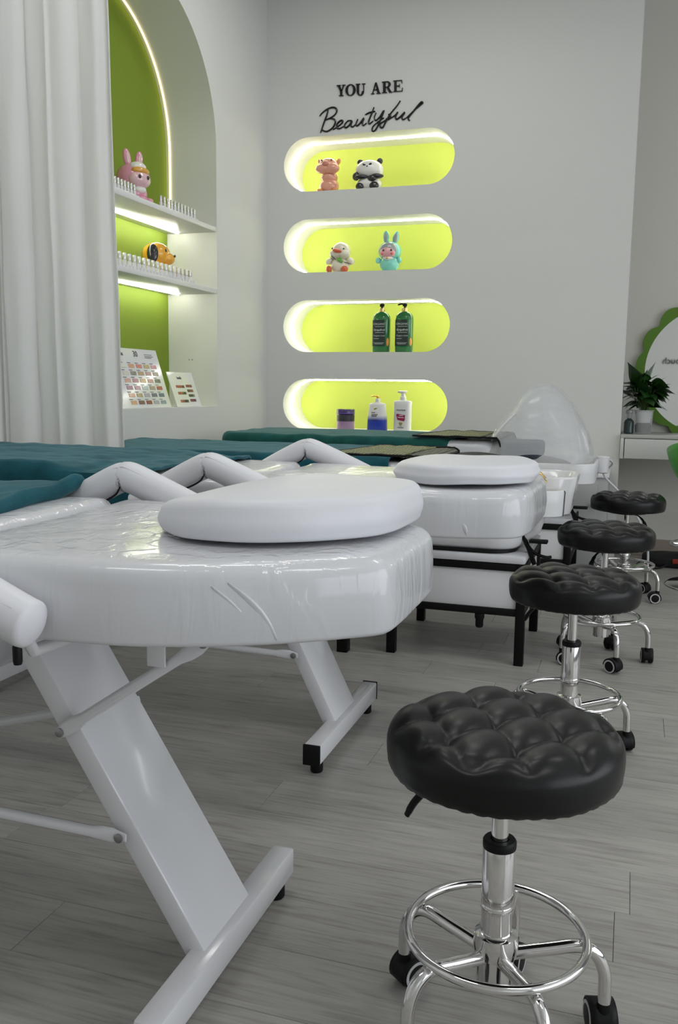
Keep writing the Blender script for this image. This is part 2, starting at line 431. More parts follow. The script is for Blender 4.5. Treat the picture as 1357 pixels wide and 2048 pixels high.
# ---- floor: base slab + planks
fl = struct(obj('floor', MB().box(-2.3, 5.0, -3.2, 5.6, -0.03, -0.004), SUB, smooth=False, origin=(0,0,0)))
PW = 0.152; plank_mesh = {}
rr = random.Random(3); npl = 0
y = 0.30; row = 0
while y < 5.4:
    x = -2.10-rr.uniform(0.05, 1.1)
    while x < 1.25:
        L = 1.22; x0, x1 = max(x, -2.11), min(x+L, 1.9)
        if x1-x0 > 0.06:
            ln = round(x1-x0, 3); key = ln
            if key not in plank_mesh:
                plank_mesh[key] = MB().bbox(-ln/2+.0004, ln/2-.0004, -PW/2+.0004, PW/2-.0004, -0.0045, 0.0, b=0.0008, seg=1).mesh('plank', FLOOR, smooth=False)
            o = bpy.data.objects.new('plank', plank_mesh[key]); COL.objects.link(o); o.parent = fl
            o.location = ((x0+x1)/2, y, 0); npl += 1
        x += L
    y += PW; row += 1
# out-of-view floor beyond the planks
obj('floor_field', MB().box(1.9, 5.0, 0.224, 5.42, -0.0045, -0.0002).box(-2.11, 5.0, -3.1, 0.224, -0.0045, -0.0002), FLOOR, fl, smooth=False)

# ---- left wall with an arched opening
AY, AZ, AR, SILL = 3.715, 2.15, 0.62, 0.84
arch = [(AY-AR, SILL), (AY+AR, SILL)] + [(AY+AR*cos(t), AZ+AR*sin(t)) for t in [pi*i/40 for i in range(41)]]
def holed(outer, holes, fn):
    polys = [[Vector((*p, 0)) for p in outer]] + [[Vector((*p, 0)) for p in h] for h in holes]
    tri = tessellate_polygon(polys); flat = [p for pl in polys for p in pl]
    return [fn((p.x, p.y)) for p in flat], [tuple(t) for t in tri]
mb = MB(); vs, fs = holed([(-3.1, 0), (BW, 0), (BW, CH), (-3.1, CH)], [arch], lambda p: (LW, p[0], p[1])); mb.add(vs, fs)
wl = struct(obj('wall_left', mb, W, smooth=False, origin=(LW, 0, 0)))
AD = LW-0.29
mb = MB(); n = len(arch)
mb.add([(LW, p[0], p[1]) for p in arch]+[(AD, p[0], p[1]) for p in arch], [(i, (i+1) % n, n+(i+1) % n, n+i) for i in range(n)])
obj('alcove_lining', mb, WARCH, wl, ang=30)
mb = MB(); mb.prism(arch, lambda p, d: (d, p[0], p[1]), AD-0.02, AD)
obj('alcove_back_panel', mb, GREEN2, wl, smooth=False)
for zs_ in (1.15, 1.9):
    pass
led = [(AD+0.022, AY+AR-0.004, 1.775)]+[(AD+0.022, AY+(AR-0.004)*cos(t), AZ+(AR-0.004)*sin(t)) for t in [pi*i/48 for i in range(49)]]+[(AD+0.022, AY-AR+0.004, 1.775)]
obj('arch_led_strip', MB().tube(led, 0.0045, 6), LEDA, wl, label='warm white glowing LED line around the arch')
mb = MB()
for d in (0.0, 0.018): mb.lathe([(0.004, 0), (0.004, 0.002)], (0, 0, 0), 10, xf=Matrix.Translation((-2.262-d, AY+AR-0.0001, 1.085)) @ Matrix.Rotation(pi/2, 4, 'X'))
obj('screw_hole', mb, plain('screw_hole_grey', (0.35, 0.34, 0.32), 0.6), wl)

# ---- back wall with four stadium niches
NX0, NX1, NH, ND = -2.004, -1.002, 0.300, 0.309
NZ = [0.94+1.276, 0.94+0.8205, 0.94+0.363, 0.94-0.0935]
def stadium(zc, ins=0.0, k=24):
    r = NH/2-ins; xa, xb = NX0+NH/2, NX1-NH/2
    return [(xb+r*cos(a), zc+r*sin(a)) for a in [-pi/2+pi*i/k for i in range(k+1)]] + [(xa+r*cos(a), zc+r*sin(a)) for a in [pi/2+pi*i/k for i in range(k+1)]]
WE = -0.058
mb = MB(); vs, fs = holed([(LW, 0), (WE, 0), (WE, CH), (LW, CH)], [stadium(z) for z in NZ], lambda p: (p[0], BW, p[1])); mb.add(vs, fs)
mb.add([(WE, BW, 0), (WE, 5.4, 0), (WE, 5.4, CH), (WE, BW, CH)], [(0,1,2,3)])
wb = struct(obj('wall_back', mb, W, smooth=False, origin=(-1, BW, 0)))
for i, z in enumerate(NZ):
    st = stadium(z); n = len(st); mb = MB()
    mb.add([(p[0], BW, p[1]) for p in st]+[(p[0], BW+ND, p[1]) for p in st], [(k, (k+1) % n, n+(k+1) % n, n+k) for k in range(n)])
    obj('niche_lining', mb, WLIN, wb, ang=30)
    obj('niche_back_panel', MB().prism(st, lambda p, d: (p[0], d, p[1]), BW+ND, BW+ND+0.015), GREEN, wb, smooth=False)
    s2 = stadium(z, 0.003); ring = [p for p in s2]
    pts = [(p[0], BW+0.145, p[1]) for p in ring]
    # strip runs up the right end, over the top and down the left end
    k = 24; seq = pts[6:k+1]
    top = [seq[-1]]; xa, xb = NX0+NH/2, NX1-NH/2
    for q in range(1, 12): top.append((xb+(xa-xb)*q/12, BW+0.145, z+NH/2-0.003))
    seq = seq+top[1:]+pts[k+1:2*k-1]
    obj('niche_led_strip', MB().tube(seq, 0.0045, 6), LEDN, wb, label='white glowing LED line inside the niche')

# ---- recess wall to the right, other walls, ceiling
RY = 5.4
struct(obj('wall_recess', MB().box(WE, 5.0, RY, RY+0.05, 0, CH), WREC, smooth=False))
struct(obj('baseboard_recess', MB().bbox(WE+0.002, 3.5, RY-0.012, RY, 0, 0.10, b=0.003), SKIRT, smooth=False))
wr = struct(obj('wall_rear', MB().box(-2.113, 5.0, -3.15, -3.1, 0, CH), W, smooth=False))
struct(obj('ceiling', MB().box(-2.4, 5.0, -3.15, 5.6, CH, CH+0.05), CEIL, smooth=False))

def font_text(name, body, size, mat, parent, loc, rot, bold=0.0, ext=0.0005, align='LEFT', sx=1.0):
    c = bpy.data.curves.new(name, 'FONT'); c.body = body; c.size = size; c.extrude = ext; c.offset = bold; c.align_x = align
    c.resolution_u = 2
    to = bpy.data.objects.new(name, c); COL.objects.link(to)
    dg = bpy.context.evaluated_depsgraph_get(); dg.update()
    me = bpy.data.meshes.new_from_object(to.evaluated_get(dg)); bpy.data.objects.remove(to)
    me.materials.clear(); me.materials.append(mat)
    o = bpy.data.objects.new(name, me); COL.objects.link(o); o.parent = parent
    o.rotation_euler = rot; o.scale = (sx, 1, 1)
    o.location = Vector(loc)-(wpos(parent) if parent else Vector((0,0,0)))
    return o
# ================================================================== WALL LETTERING
def cw(px, py, y=4.9965):
    u, v = px/1357, py/826
    a = Vector((-1.817, y, 2.724)).lerp(Vector((-1.152, y, 2.662)), u); b = Vector((-1.813, y, 2.346)).lerp(Vector((-1.142, y, 2.298)), u)
    return a.lerp(b, v)
lt = thing('wall_lettering', (-1.48, BW-0.006, 2.3), 'black raised YOU ARE and Beautyful lettering on the grey wall above the top niche', 'lettering')
def letter(strokes, cx0, cy_top_l, cy_top_r, wpx, hpx):
    """strokes: polygons in unit box (0..1, y down); pasted on the picture slope"""
    mb = MB()
    for poly in strokes:
        def fn(p, d):
            q = cw(cx0+p[0]*wpx, cy_top_l+(cy_top_r-cy_top_l)*p[0]+p[1]*hpx); return Vector((q.x, BW-0.001-d, q.z))
        mb.prism(poly, fn, 0.0, 0.008)
    return mb
def B(x0, x1, y0, y1): return [(x0, y0), (x1, y0), (x1, y1), (x0, y1)]
def ringpolys(cx, cy, rx, ry, tx, ty, a0=0, a1=2*pi, k=20):
    out = []
    for i in range(k):
        a, b = a0+(a1-a0)*i/k, a0+(a1-a0)*(i+1)/k
        out.append([(cx+rx*cos(a), cy+ry*sin(a)), (cx+rx*cos(b), cy+ry*sin(b)), (cx+(rx-tx)*cos(b), cy+(ry-ty)*sin(b)), (cx+(rx-tx)*cos(a), cy+(ry-ty)*sin(a))])
    return out
GL = {
 'Y': [B(.0,.46,0,.05), B(.62,1,0,.05), [(.08,.03),(.36,.03),(.64,.55),(.40,.55)], [(.76,.03),(.88,.03),(.62,.55),(.54,.50)], B(.40,.64,.5,.97), B(.26,.78,.95,1)],
 'O': ringpolys(.5,.5,.5,.51,.24,.06),
 'U': [B(0,.46,0,.05), B(.64,1,0,.05), B(.10,.34,.03,.66), B(.78,.86,.03,.66)] + ringpolys(.48,.64,.38,.36,.22,.08,0,pi,12),
 'A': [[(.44,0),(.58,0),(.92,.97),(.66,.97)], [(.44,.02),(.50,.14),(.20,.97),(.12,.97)], B(.28,.70,.60,.66), B(0,.34,.95,1), B(.56,1,.95,1)],
 'R': [B(0,.5,0,.05), B(.12,.36,.03,.97), B(0,.48,.95,1), B(.3,.52,.47,.53)] + ringpolys(.48,.26,.36,.27,.22,.06,-pi/2,pi/2,12) + [[(.44,.50),(.64,.48),(.92,.95),(.68,.97)], B(.68,1,.95,1)],
 'E': [B(0,.5,0,.05), B(.12,.36,.03,.97), B(0,.5,.95,1), B(.3,.92,0,.05), [(.86,0),(.92,0),(.94,.28),(.88,.28)], B(.3,.66,.46,.52), B(.62,.68,.34,.64), B(.3,.94,.95,1), [(.94,.70),(1,.68),(.96,1),(.88,1)]],
}
for ch, x0, yl, yr, wp, hp in (('Y',268,179,172,106,130),('O',374,172,163,122,134),('U',498,164,157,114,140),('A',678,150,142,116,134),('R',806,138,128,124,134),('E',938,125,117,112,132)):
    obj('letter', letter(GL[ch], x0, yl, yr, wp, hp), INK, lt, smooth=False)
SCR = [
 [(165,450),(150,520),(112,620),(70,740)], [(60,542),(90,505),(155,458),(220,438),(264,456),(262,500),(215,548),(120,592)],
 [(120,592),(190,570),(240,582),(248,622),(215,682),(150,722),(105,714),(84,690)],
 [(222,702),(270,672),(330,625),(338,595),(308,598),(270,640),(272,682),(305,688),(362,655)],
 [(445,592),(400,600),(362,648),(375,678),(412,655),(452,596),(438,650),(460,668),(505,630)],
 [(522,575),(500,630),(512,658),(552,620),(592,565),(575,620),(587,652),(625,622)],
 [(712,435),(690,500),(650,600),(660,632),(704,598)], [(608,526),(660,500),(728,484)],
 [(737,500),(716,560),(735,592),(780,550),(828,475),(790,580),(740,690),(706,722),(690,702),(705,660),(760,610),(830,560)],
 [(1020,358),(980,420),(900,520),(850,610),(815,674),(790,670),(788,632),(850,590),(895,562)], [(880,520),(904,530),(900,565),(872,582),(852,570)],
 [(895,575),(960,530),(990,492),(965,545),(977,578),(1012,556),(1072,495),(1040,550),(1052,582),(1092,560)],
 [(1090,562),(1180,472),(1258,402),(1276,384),(1255,380),(1180,472),(1120,550),(1114,582),(1130,592)]]
mb = MB()
for st in SCR:
    pts = spline([(a, b, 0) for a, b in st], 6); q = [cw(p.x, p.y, BW-0.004) for p in pts]
    n = len(q); rad = [0.0045*(0.75+0.4*sin(pi*min(1, i/(n-1)))) for i in range(n)]
    mb.tube(q, rad, 8, flat=1.0)
obj('script_word', mb, INK, lt)

# ================================================================== ALCOVE SHELVES
def alcove_shelf(zt, label):
    t = thing('alcove_shelf', (-2.25, AY, zt-0.025), label, 'shelf', 'shelves in the arched alcove')
    obj('board', MB().bbox(AD+0.001, LW-0.001, AY-AR+0.001, AY+AR-0.001, zt-0.024, zt, b=0.002), SHELF, t)
    obj('led_strip', MB().bbox(-2.326, -2.320, AY-AR+0.03, AY+AR-0.03, zt-0.031, zt-0.0241, b=0.002), LEDS, t, label='white glowing LED bar under the shelf')
    return t
alcove_shelf(1.765, 'upper white alcove shelf carrying the pink rabbit figurine')
alcove_shelf(1.451, 'lower white alcove shelf carrying the orange dog figurine')
TRAYM = plain('tray_white', (0.74, 0.74, 0.76), 0.3, coat=0.3)
GLOSSW = plain('silver_cap', (0.78, 0.78, 0.76), 0.14, metal=0.55)
def sample_tray(y0, y1, z, lab, ridged):
    xc = -2.148
    mb = MB(); mb.bbox(xc-0.018, xc+0.018, y0, y1, z, z+0.010, b=0.002)
    if ridged:
        n = 34
        for i in range(n):
            yy = y0+0.004+(y1-y0-0.008)*(i+0.5)/n; mb.bbox(xc+0.006, xc+0.026, yy-0.006, yy+0.006, z, z+0.014, b=0.002, seg=1)
    return tag(obj('sample_tray', mb, TRAYM), lab, 'tray')
def sample_bottle(y, z, h, r, lab, grp, xc=-2.148):
    t = thing('sample_bottle', (xc, y, z), lab, 'bottle', grp)
    obj('glass_body', MB().lathe([(r*0.9, 0), (r, 0.002), (r, h*0.42), (r*0.6, h*0.48)], (xc, y, z), 10), PLASTICW, t)
    obj('cap', MB().lathe([(r*0.9, h*0.46), (r*0.95, h*0.48), (r*0.95, h*0.97), (r*0.8, h)], (xc, y, z), 10), GLOSSW, t)
    return t
sample_tray(3.10, 3.60, 1.765, 'white sample tray left of the pink rabbit on the upper shelf', False)
sample_tray(3.80, 4.165, 1.765, 'white sample tray right of the pink rabbit on the upper shelf', False)
sample_tray(3.10, 4.125, 1.451, 'long ridged white sample tray along the lower alcove shelf edge', True)
proto = sample_bottle(3.585, 1.775, 0.047, 0.0072, 'slim silver capped sample bottle in the tray left of the pink rabbit', 'sample bottles left of the pink rabbit')
for i in range(1, 7):
    c = copy_tree(proto); c.location.y = 3.585-0.0262*i
for i in range(11):
    c = copy_tree(proto); c.location = (-2.148, 3.818+0.0335*i, 1.775); c['group'] = 'sample bottles right of the pink rabbit'
    c['label'] = 'slim silver capped sample bottle in the tray right of the pink rabbit'
proto2 = sample_bottle(4.10, 1.461, 0.056, 0.0098, 'silver sample bottle in the ridged tray in front of the orange dog', 'sample bottles on the lower shelf')
for i in range(1, 18):
    c = copy_tree(proto2); c.location.y = 4.10-0.0405*i

# ---- colour cards
CARDW = plain('card_white', (0.78, 0.78, 0.79), 0.12, coat=0.8)
TXT = plain('print_grey', (0.12, 0.12, 0.13), 0.6)
def card(name, y0, y1, z0, h, x0, lean, label, turn):
    t = thing(name, (x0, (y0+y1)/2, z0), label, 'colour card')
    ang = math.asin(lean/h); wd = (y1-y0)
    # local frame: a along width (+Y), b up the face, n outward
    A = Vector((-sin(turn), cos(turn), 0)); Hn = Vector((cos(turn), sin(turn), 0))
    Bv = Vector((0, 0, 1))*cos(ang)-Hn*sin(ang); Nv = Hn*cos(ang)+Vector((0, 0, 1))*sin(ang)
    O = Vector((x0, y0, z0))
    def P(a, b, n=0.0): return O+A*(a*wd)+Bv*(b*h)+Nv*n
    mb = MB(); vs = [P(a, b, n) for n in (-0.004, 0) for b in (0, 1) for a in (0, 1)]
    mb.add(vs, [(0,2,3,1),(4,5,7,6),(0,1,5,4),(2,6,7,3),(0,4,6,2),(1,3,7,5)])
    obj('panel', mb, CARDW, t, smooth=False)
    # folded foot and side return of the acrylic stand
    mb = MB(); vs = [P(0.01, 0, -0.004), P(0.99, 0, -0.004), P(0.99, 0, -0.004)-Hn*(lean+0.01), P(0.01, 0, -0.004)-Hn*(lean+0.01)]
    vs = vs+[v+Vector((0, 0, 0.003)) for v in vs]
    mb.add(vs, [(0,1,2,3),(4,7,6,5),(0,4,5,1),(1,5,6,2),(2,6,7,3),(3,7,4,0)])
    obj('stand_foot', mb, CARDW, t, smooth=False)
    def sw(a0, a1, b0, b1, mat, nm='swatch', dn=0.0018):
        m_ = MB(); vs = [P(a, b, n) for n in (0.0001, dn) for b in (b0, b1) for a in (a0, a1)]
        m_.add(vs, [(0,2,3,1),(4,5,7,6),(0,1,5,4),(2,6,7,3),(0,4,6,2),(1,3,7,5)])
        return obj(nm, m_, mat, t, smooth=False)
    rot = Matrix((A, Bv, Nv)).transposed().to_euler()
    return t, P, sw, rot
SWC = ['D8D4CF','D49A72','C96E68','B9A167','D08D98', 'CFC7BF','85806F','AA865E','A97C80','65504C', 'CE9C8E','BE8791','BE9E66','B77C72','4F5552', 'A0668C','B28493','B4BEBC','A58D7E','A8333A', 'D5A692','B2A077','AFA2B4','6B6C7E','5F6E82', 'D09D73','6F4340','8A4638','A5A7AC','8593A0']
def hexc(h):
    c = [int(h[i:i+2], 16)/255 for i in (0, 2, 4)]
    return tuple(x/12.92 if x <= .04045 else ((x+.055)/1.055)**2.4 for x in c)
swm = {}
def swmat(h):
    if h not in swm: swm[h] = plain('swatch_'+'colour', hexc(h), 0.3, coat=0.4)
    return swm[h]
t, P, sw, rot = card('colour_chart', 3.440, 3.885, 0.841, 0.285, -2.142, 0.085, 'large tilted white chart with six rows of coloured swatches on alcove ledge', 0.0)
for r in range(6):
    for c in range(5):
        a0 = 0.200+c*0.150; b1 = 0.735-r*0.122
        sw(a0, a0+0.108, b1-0.062, b1, swmat(SWC[r*5+c]))
mb = MB()
for r in range(6):
    for c in range(5):
        a0 = 0.200+c*0.150; b1 = 0.735-r*0.122
        vs = [P(a, b, 0.0009) for b in (b1+0.014, b1+0.026) for a in (a0-0.02, a0+0.05)]; mb.add(vs, [(0,1,3,2)])
for b, a0, a1 in ((0.905,.72,.88),(0.875,.72,.90),(0.850,.72,.86)):
    mb.add([P(a, q, 0.0009) for q in (b, b+0.010) for a in (a0, a1)], [(0,1,3,2)])
obj('caption_bars', mb, TXT, t, smooth=False)
font_text('heading', 'banila', 0.026, TXT, t, P(0.17, 0.875, 0.001), rot, 0.0004)
font_text('heading', '30', 0.040, TXT, t, P(0.50, 0.865, 0.001), rot, 0.0006)
t, P, sw, rot = card('colour_chart', 3.945, 4.205, 0.841, 0.182, -2.142, 0.060, 'small tilted white card with rows of red and brown nail colours', 0.0)
nb = 0
for (a0, b1, cols) in ((.20,.62,'A64038 A64038 9C4A40 4A2A2A'),(.60,.64,'8A2F35 8A2F35 5A2028'),(.20,.43,'A33F33 9A3A38 4A2A30 3A262A'),(.60,.50,'3A2428 6A2A30 8A2F35'),(.60,.36,'3A3033 2A2A2C 6A6668'),(.20,.20,'B0604A 8F4A3A 2F2428 2F2428'),(.60,.22,'7A3038 6A2A35 5A3038')):
    for k, h in enumerate(cols.split()):
        sw(a0+k*0.082, a0+k*0.082+0.070, b1-0.075, b1, swmat(h))
font_text('heading', 'banila', 0.021, TXT, t, P(0.32, 0.80, 0.001), rot, 0.0003)

# ================================================================== CURTAIN
def curt(u, v):
    x = -2.105+0.385*u; yb = 2.60+0.13*u
    z = 0.10+v*2.95
    amp = 0.022*(0.65+0.35*(1-v))
    f = sin(u*2*pi*3.3+1.5*sin(u*7)+0.35*sin(v*2.2))+0.30*sin(u*2*pi*7.3+1.1+v)
    yy = yb+amp*f
    xx = x+0.010*cos(u*2*pi*4.6)+(0.050*(1-v)-0.006)*u+0.004*nz(u*6, v*5, 1)
    yy += 0.006*nz(u*14, v*9, 2)
    return Vector((xx, yy, z))
mb = MB().grid(curt, 180, 60)
cu = tag(obj('curtain', mb, CURT), 'white gathered crinkled curtain hanging beside the green arched alcove', 'curtain')
md = cu.modifiers.new('thick', 'SOLIDIFY'); md.thickness = 0.002
tr = thing('curtain_rail', (-1.2, 2.68, 3.06), 'white ceiling rail carrying the white curtain', 'rail')
obj('rail', MB().bbox(-2.11, 0.2, 2.65, 2.72, 3.06, 3.15, b=0.004), PLASTICW, tr)

# ================================================================== FACIAL BEDS (white, slanted legs)
def smooth_outline(pts, n=96): return [(p.x, p.y) for p in resample(spline([(a, b, 0) for a, b in pts], 8, True), n)]
def section_tube(mb, a, b, wy, th):
    """flat rectangular box section between points a,b in XZ, width wy in Y about a.y"""
    A_, B_ = Vector(a), Vector(b); d = (B_-A_).normalized(); nrm = Vector((d.z, 0, -d.x)); Y = Vector((0, 1, 0)); vs = []
    for p in (A_, B_):
        for sy in (-1, 1):
            for sn in (0, 1): vs.append(p+Y*(sy*wy/2)-nrm*(th*sn))
    bm = bmesh.new(); V = [bm.verts.new(v) for v in vs]
    for f in [(0,1,3,2),(4,6,7,5),(0,4,5,1),(2,3,7,6),(0,2,6,4),(1,5,7,3)]: bm.faces.new([V[i] for i in f])
    bmesh.ops.recalc_face_normals(bm, faces=bm.faces)
    bmesh.ops.bevel(bm, geom=list(bm.edges), offset=0.004, segments=2, profile=0.5, affect='EDGES'); bm.verts.index_update()
    mb.add([v.co.copy() for v in bm.verts], [[v.index for v in f.verts] for f in bm.faces]); bm.free(); return mb
def facial_bed(yc, dx, head, barx, label, legtop, caps, creases):
    t = thing('facial_bed', (-1.2+dx, yc, 0), label, 'treatment bed', 'white facial beds with slanted legs')
    zt, zb = 0.722, 0.617
    def wr(v):
        k = 0.0025*nz(v.x*9, v.y*9, v.z*14)
        return Vector((v.x+k, v.y+k*1.5, v.z+0.004*nz(v.x*4, v.y*4, 3)*(1 if v.z > 0.68 else 0.3)))
    hd = smooth_outline([(-0.93+dx, yc-0.293), (-0.78+dx, yc-0.294), (-0.62+dx, yc-0.287)]+[(x, yc-h) for x, h in head]+[(x, yc+min(0.29, h+0.055)) for x, h in reversed(head)]+[(-0.62+dx, yc+0.287), (-0.78+dx, yc+0.294), (-0.93+dx, yc+0.293), (-0.935+dx, yc+0.2), (-0.935+dx, yc), (-0.935+dx, yc-0.2)], 120)
    obj('back_cushion', MB().pad(hd, zb, zt, r=0.028, dome=0.004, disp=wr, rings=10, rb=0.007, bulge=0.003), VINYL, t, ang=60)
    # folded creases of the plastic film on the near side
    HP = [(-0.93, 0.293), (-0.62, 0.287)]+list(head)
    def yfront(x):
        for (xa, ha), (xb, hb) in zip(HP, HP[1:]):
            xa_, xb_ = (xa+dx if xa < -0.6 else xa), (xb+dx if xb < -0.6 else xb)
            if xa_ <= x <= xb_: return yc-(ha+(hb-ha)*(x-xa_)/(xb_-xa_))
        return yc-head[-1][1]
    for (xa, za), (xb, zb_), wd in creases:
        mb = MB(); pts = []
        for k in range(13):
            q = k/12; x_ = xa+(xb-xa)*q+0.004*sin(q*pi); z_ = za+(zb_-za)*q
            pts.append((x_, yfront(x_)-0.0022+(0.010*max(0, (z_-0.700)/0.022)**2), z_))
        mb.tube(pts, [wd*sin(pi*(k+0.6)/13.2) for k in range(13)], 10, flatb=1.0, flat=0.26, up=(0, 1, 0))
        obj('film_crease', mb, VINYL, t, ang=80, label='glossy crease folded in the plastic film')
    lg = rrect(-2.06+dx, -0.945+dx, yc-0.293, yc+0.293, 0.03)
    obj('leg_cushion', MB().pad(lg, zb, zt+0.002, r=0.03, disp=wr, rings=8, rb=0.012), VINYL, t, ang=60)
    obj('under_board', MB().bbox(-2.03+dx, -0.42+dx, yc-0.17, yc+0.17, zb-0.008, zb, b=0.002), BEDMETAL, t)
    for sy in (-1, 1):
        obj('frame_rail', MB().bbox(-1.95+dx, -0.80+dx, yc+sy*0.10-0.015, yc+sy*0.10+0.015, zb-0.026, zb-0.008, b=0.004), BEDMETAL, t)
    for sx, bx, tx in ((1, barx, legtop), (-1, -1.86+dx, -1.52+dx)):
        bz0, bz1 = 0.032, 0.082
        obj('foot_bar', MB().bbox(bx-0.021, bx+0.021, yc-0.252, yc+0.252, bz0, bz1, b=0.004), BEDMETAL, t)
        lo = (bx+sx*0.006, yc, bz1-0.004); hi = (tx, yc, zb-0.012)
        obj('leg', section_tube(MB(), lo if sx > 0 else (lo[0]+0.03, yc, lo[2]), hi, 0.168, 0.036), BEDMETAL, t)
        for sy in (-1, 1):
            ft = obj('rubber_foot', MB().lathe([(0.013, 0), (0.016, 0.004), (0.016, 0.022), (0.010, 0.026), (0.010, bz0+0.002)], (bx, yc+sy*0.215, 0), 14), BLACKP, t)
            if caps:
                yy = yc+sy*0.2535
                obj('end_cap', MB().bbox(bx-0.022, bx+0.022, yy-0.004, yy+0.004, bz0-0.001, bz1+0.001, b=0.002), BLACKP, t, label='black plastic end cap')
    # tie rods
    def rod(a, b, nm='tie_rod'):
        A_, B_ = Vector(a), Vector(b); d = (B_-A_).normalized(); m_ = MB()
        P = [A_-d*0.010, A_+d*0.012, A_+d*0.03, A_+d*0.05, B_-d*0.05, B_-d*0.03, B_-d*0.012, B_+d*0.010]
        m_.tube(P, [0.007, 0.0125, 0.0125, 0.009, 0.009, 0.0125, 0.0125, 0.007], 12, flatb=[.4, .4, .45, 1, 1, .45, .4, .4])
        r_ = obj(nm, m_, BEDMETAL, t)
        for q in (A_, B_):
            obj('bolt', MB().lathe([(0.0075, 0), (0.0075, 0.002), (0.004, 0.0035)], (0, 0, 0), 12, xf=Matrix.Translation(q-Vector((0, 0.0045, 0))) @ Matrix.Rotation(pi/2, 4, 'X')), STEEL, r_, origin=None)
        return r_
    yr = yc-0.096
    kk = (legtop-barx)/(zb-0.03-0.08)
    def lx(z): return barx+kk*(z-0.08)-0.02
    rod((lx(0.407), yr, 0.407), (-0.569+dx, yr, 0.575))
    rod((lx(0.385), yr+0.19, 0.395), (-1.66+dx, yr+0.19, 0.16))
    rod((lx(0.253), yr, 0.251), (-1.73+dx, yr, 0.262))
    obj('bracket', MB().bbox(-0.655+dx, -0.625+dx, yr-0.016, yr-0.011, 0.535, 0.612, b=0.002), BEDMETAL, t)
    # armrests
    for sy in (-1, 1):
        y_ = yc+sy*0.332
        pk = (-0.962+dx, 0.757)
        a_ = spline([(-0.675+dx, y_, 0.648), (-0.71+dx, y_, 0.660), (-0.83+dx, y_, 0.712), (-0.94+dx, y_, 0.757), (-0.958+dx, y_, 0.757)], 7)
        n_ = len(a_); ra = [0.031*sqrt(max(0.05, min(1, (i+0.3)/3.5)))*(1.0 if i < n_-3 else 0.95) for i in range(n_)]
        b_ = spline([(-0.9582+dx, y_, 0.757), (-0.975+dx, y_, 0.756), (-1.05+dx, y_, 0.718), (-1.13+dx, y_, 0.672), (-1.16+dx, y_, 0.655)], 7)
        m_ = len(b_); rb_ = [0.030*sqrt(max(0.05, min(1, (m_-1-i+0.3)/3.5)))*(1.0 if i > 2 else 0.95) for i in range(m_)]
        ar = obj('armrest', MB().tube(a_, ra, 22).tube(b_, rb_, 22), VINYLP, t, ang=60)
        sm = [Vector((p.x, p.y-0.0225, p.z+0.0215)) for p in a_[5:-2]]; sm2 = [Vector((p.x, p.y-0.0215, p.z+0.0205)) for p in b_[3:-5]]
        obj('seam', MB().tube(sm, 0.0011, 5).tube(sm2, 0.0011, 5), plain('seam_grey', (0.55, 0.55, 0.6), 0.6), ar)
        obj('arm_post', MB().tube([(-0.72+dx, y_-sy*0.012, 0.66), (-0.72+dx, y_-sy*0.05, 0.60), (-0.72+dx, yc+sy*0.14, 0.595)], 0.009, 10), BEDMETAL, t)
        obj('knob', MB().lathe([(0.005, 0), (0.006, 0.004), (0.006, 0.022), (0.0035, 0.03), (0.0035, 0.04)], (-0.705+dx, y_, 0.598), 12), BLACKP, t)
        cord = spline([(-0.962+dx, y_-0.018, 0.742), (-0.968+dx, y_-0.02, 0.728), (-0.99+dx, y_-0.022, 0.714), (-1.03+dx, y_-0.022, 0.698)], 5)
        obj('zip_cord', MB().tube(cord, 0.0022, 6), BLACKP, t, label='black zip along the underside of the armrest')
    return t
facial_bed(1.215, 0.0, [(-0.50, 0.250), (-0.40, 0.196), (-0.325, 0.140), (-0.300, 0.116), (-0.291, 0.095), (-0.290, 0.04)], -0.583,
           'nearest white facial bed in plastic film with bent padded armrests', -0.915, False, [((-0.466, 0.700), (-0.412, 0.624), 0.0085), ((-0.484, 0.696), (-0.436, 0.628), 0.006)])
facial_bed(2.187, 0.03, [(-0.42, 0.288), (-0.33, 0.272), (-0.255, 0.248), (-0.222, 0.215), (-0.208, 0.14), (-0.205, 0.06)], -0.697,
           'second white facial bed behind the nearest, black capped foot bar', -0.955, True, [((-0.402, 0.692), (-0.357, 0.630), 0.006), ((-0.352, 0.660), (-0.332, 0.626), 0.005)])

def pillow_wr(seed, amp):
    def f(v):
        return Vector((v.x+amp*0.8*nz(v.x*13, v.y*13, v.z*20+seed), v.y+amp*nz(v.x*13+7, v.y*13, v.z*20+seed), v.z+amp*0.8*nz(v.x*9, v.y*9, seed)))
    return f
po = smooth_outline([(-0.690, 1.235), (-0.655, 1.150), (-0.585, 1.090), (-0.50, 1.083), (-0.42, 1.120), (-0.35, 1.190), (-0.324, 1.250), (-0.320, 1.33), (-0.325, 1.43), (-0.37, 1.495), (-0.48, 1.52), (-0.60, 1.50), (-0.67, 1.42), (-0.692, 1.33)], 110)
def wedge(base, x_lo, x_hi, drop):
    def f(v):
        q = base(v); k = max(0, min(1, (x_hi-q.x)/(x_hi-x_lo))); top = max(0, (q.z-0.735)/0.055)
        return Vector((q.x, q.y, q.z-drop*k*k*top))
    return f
p1 = tag(obj('head_pillow', MB().pad(po, 0.731, 0.789, r=0.019, dome=0.006, rb=0.007, disp=wedge(pillow_wr(1, 0.0024), -0.70, -0.50, 0.030), bulge=0.004, rings=9), PILLOW, ang=70), 'big white padded head pillow on the nearest facial bed', 'pillow', 'head pillows')
po = smooth_outline([(-0.545, 2.10), (-0.51, 2.015), (-0.445, 1.962), (-0.37, 1.955), (-0.29, 1.990), (-0.228, 2.060), (-0.212, 2.13), (-0.216, 2.24), (-0.26, 2.325), (-0.36, 2.365), (-0.45, 2.345), (-0.52, 2.27), (-0.548, 2.19)], 110)
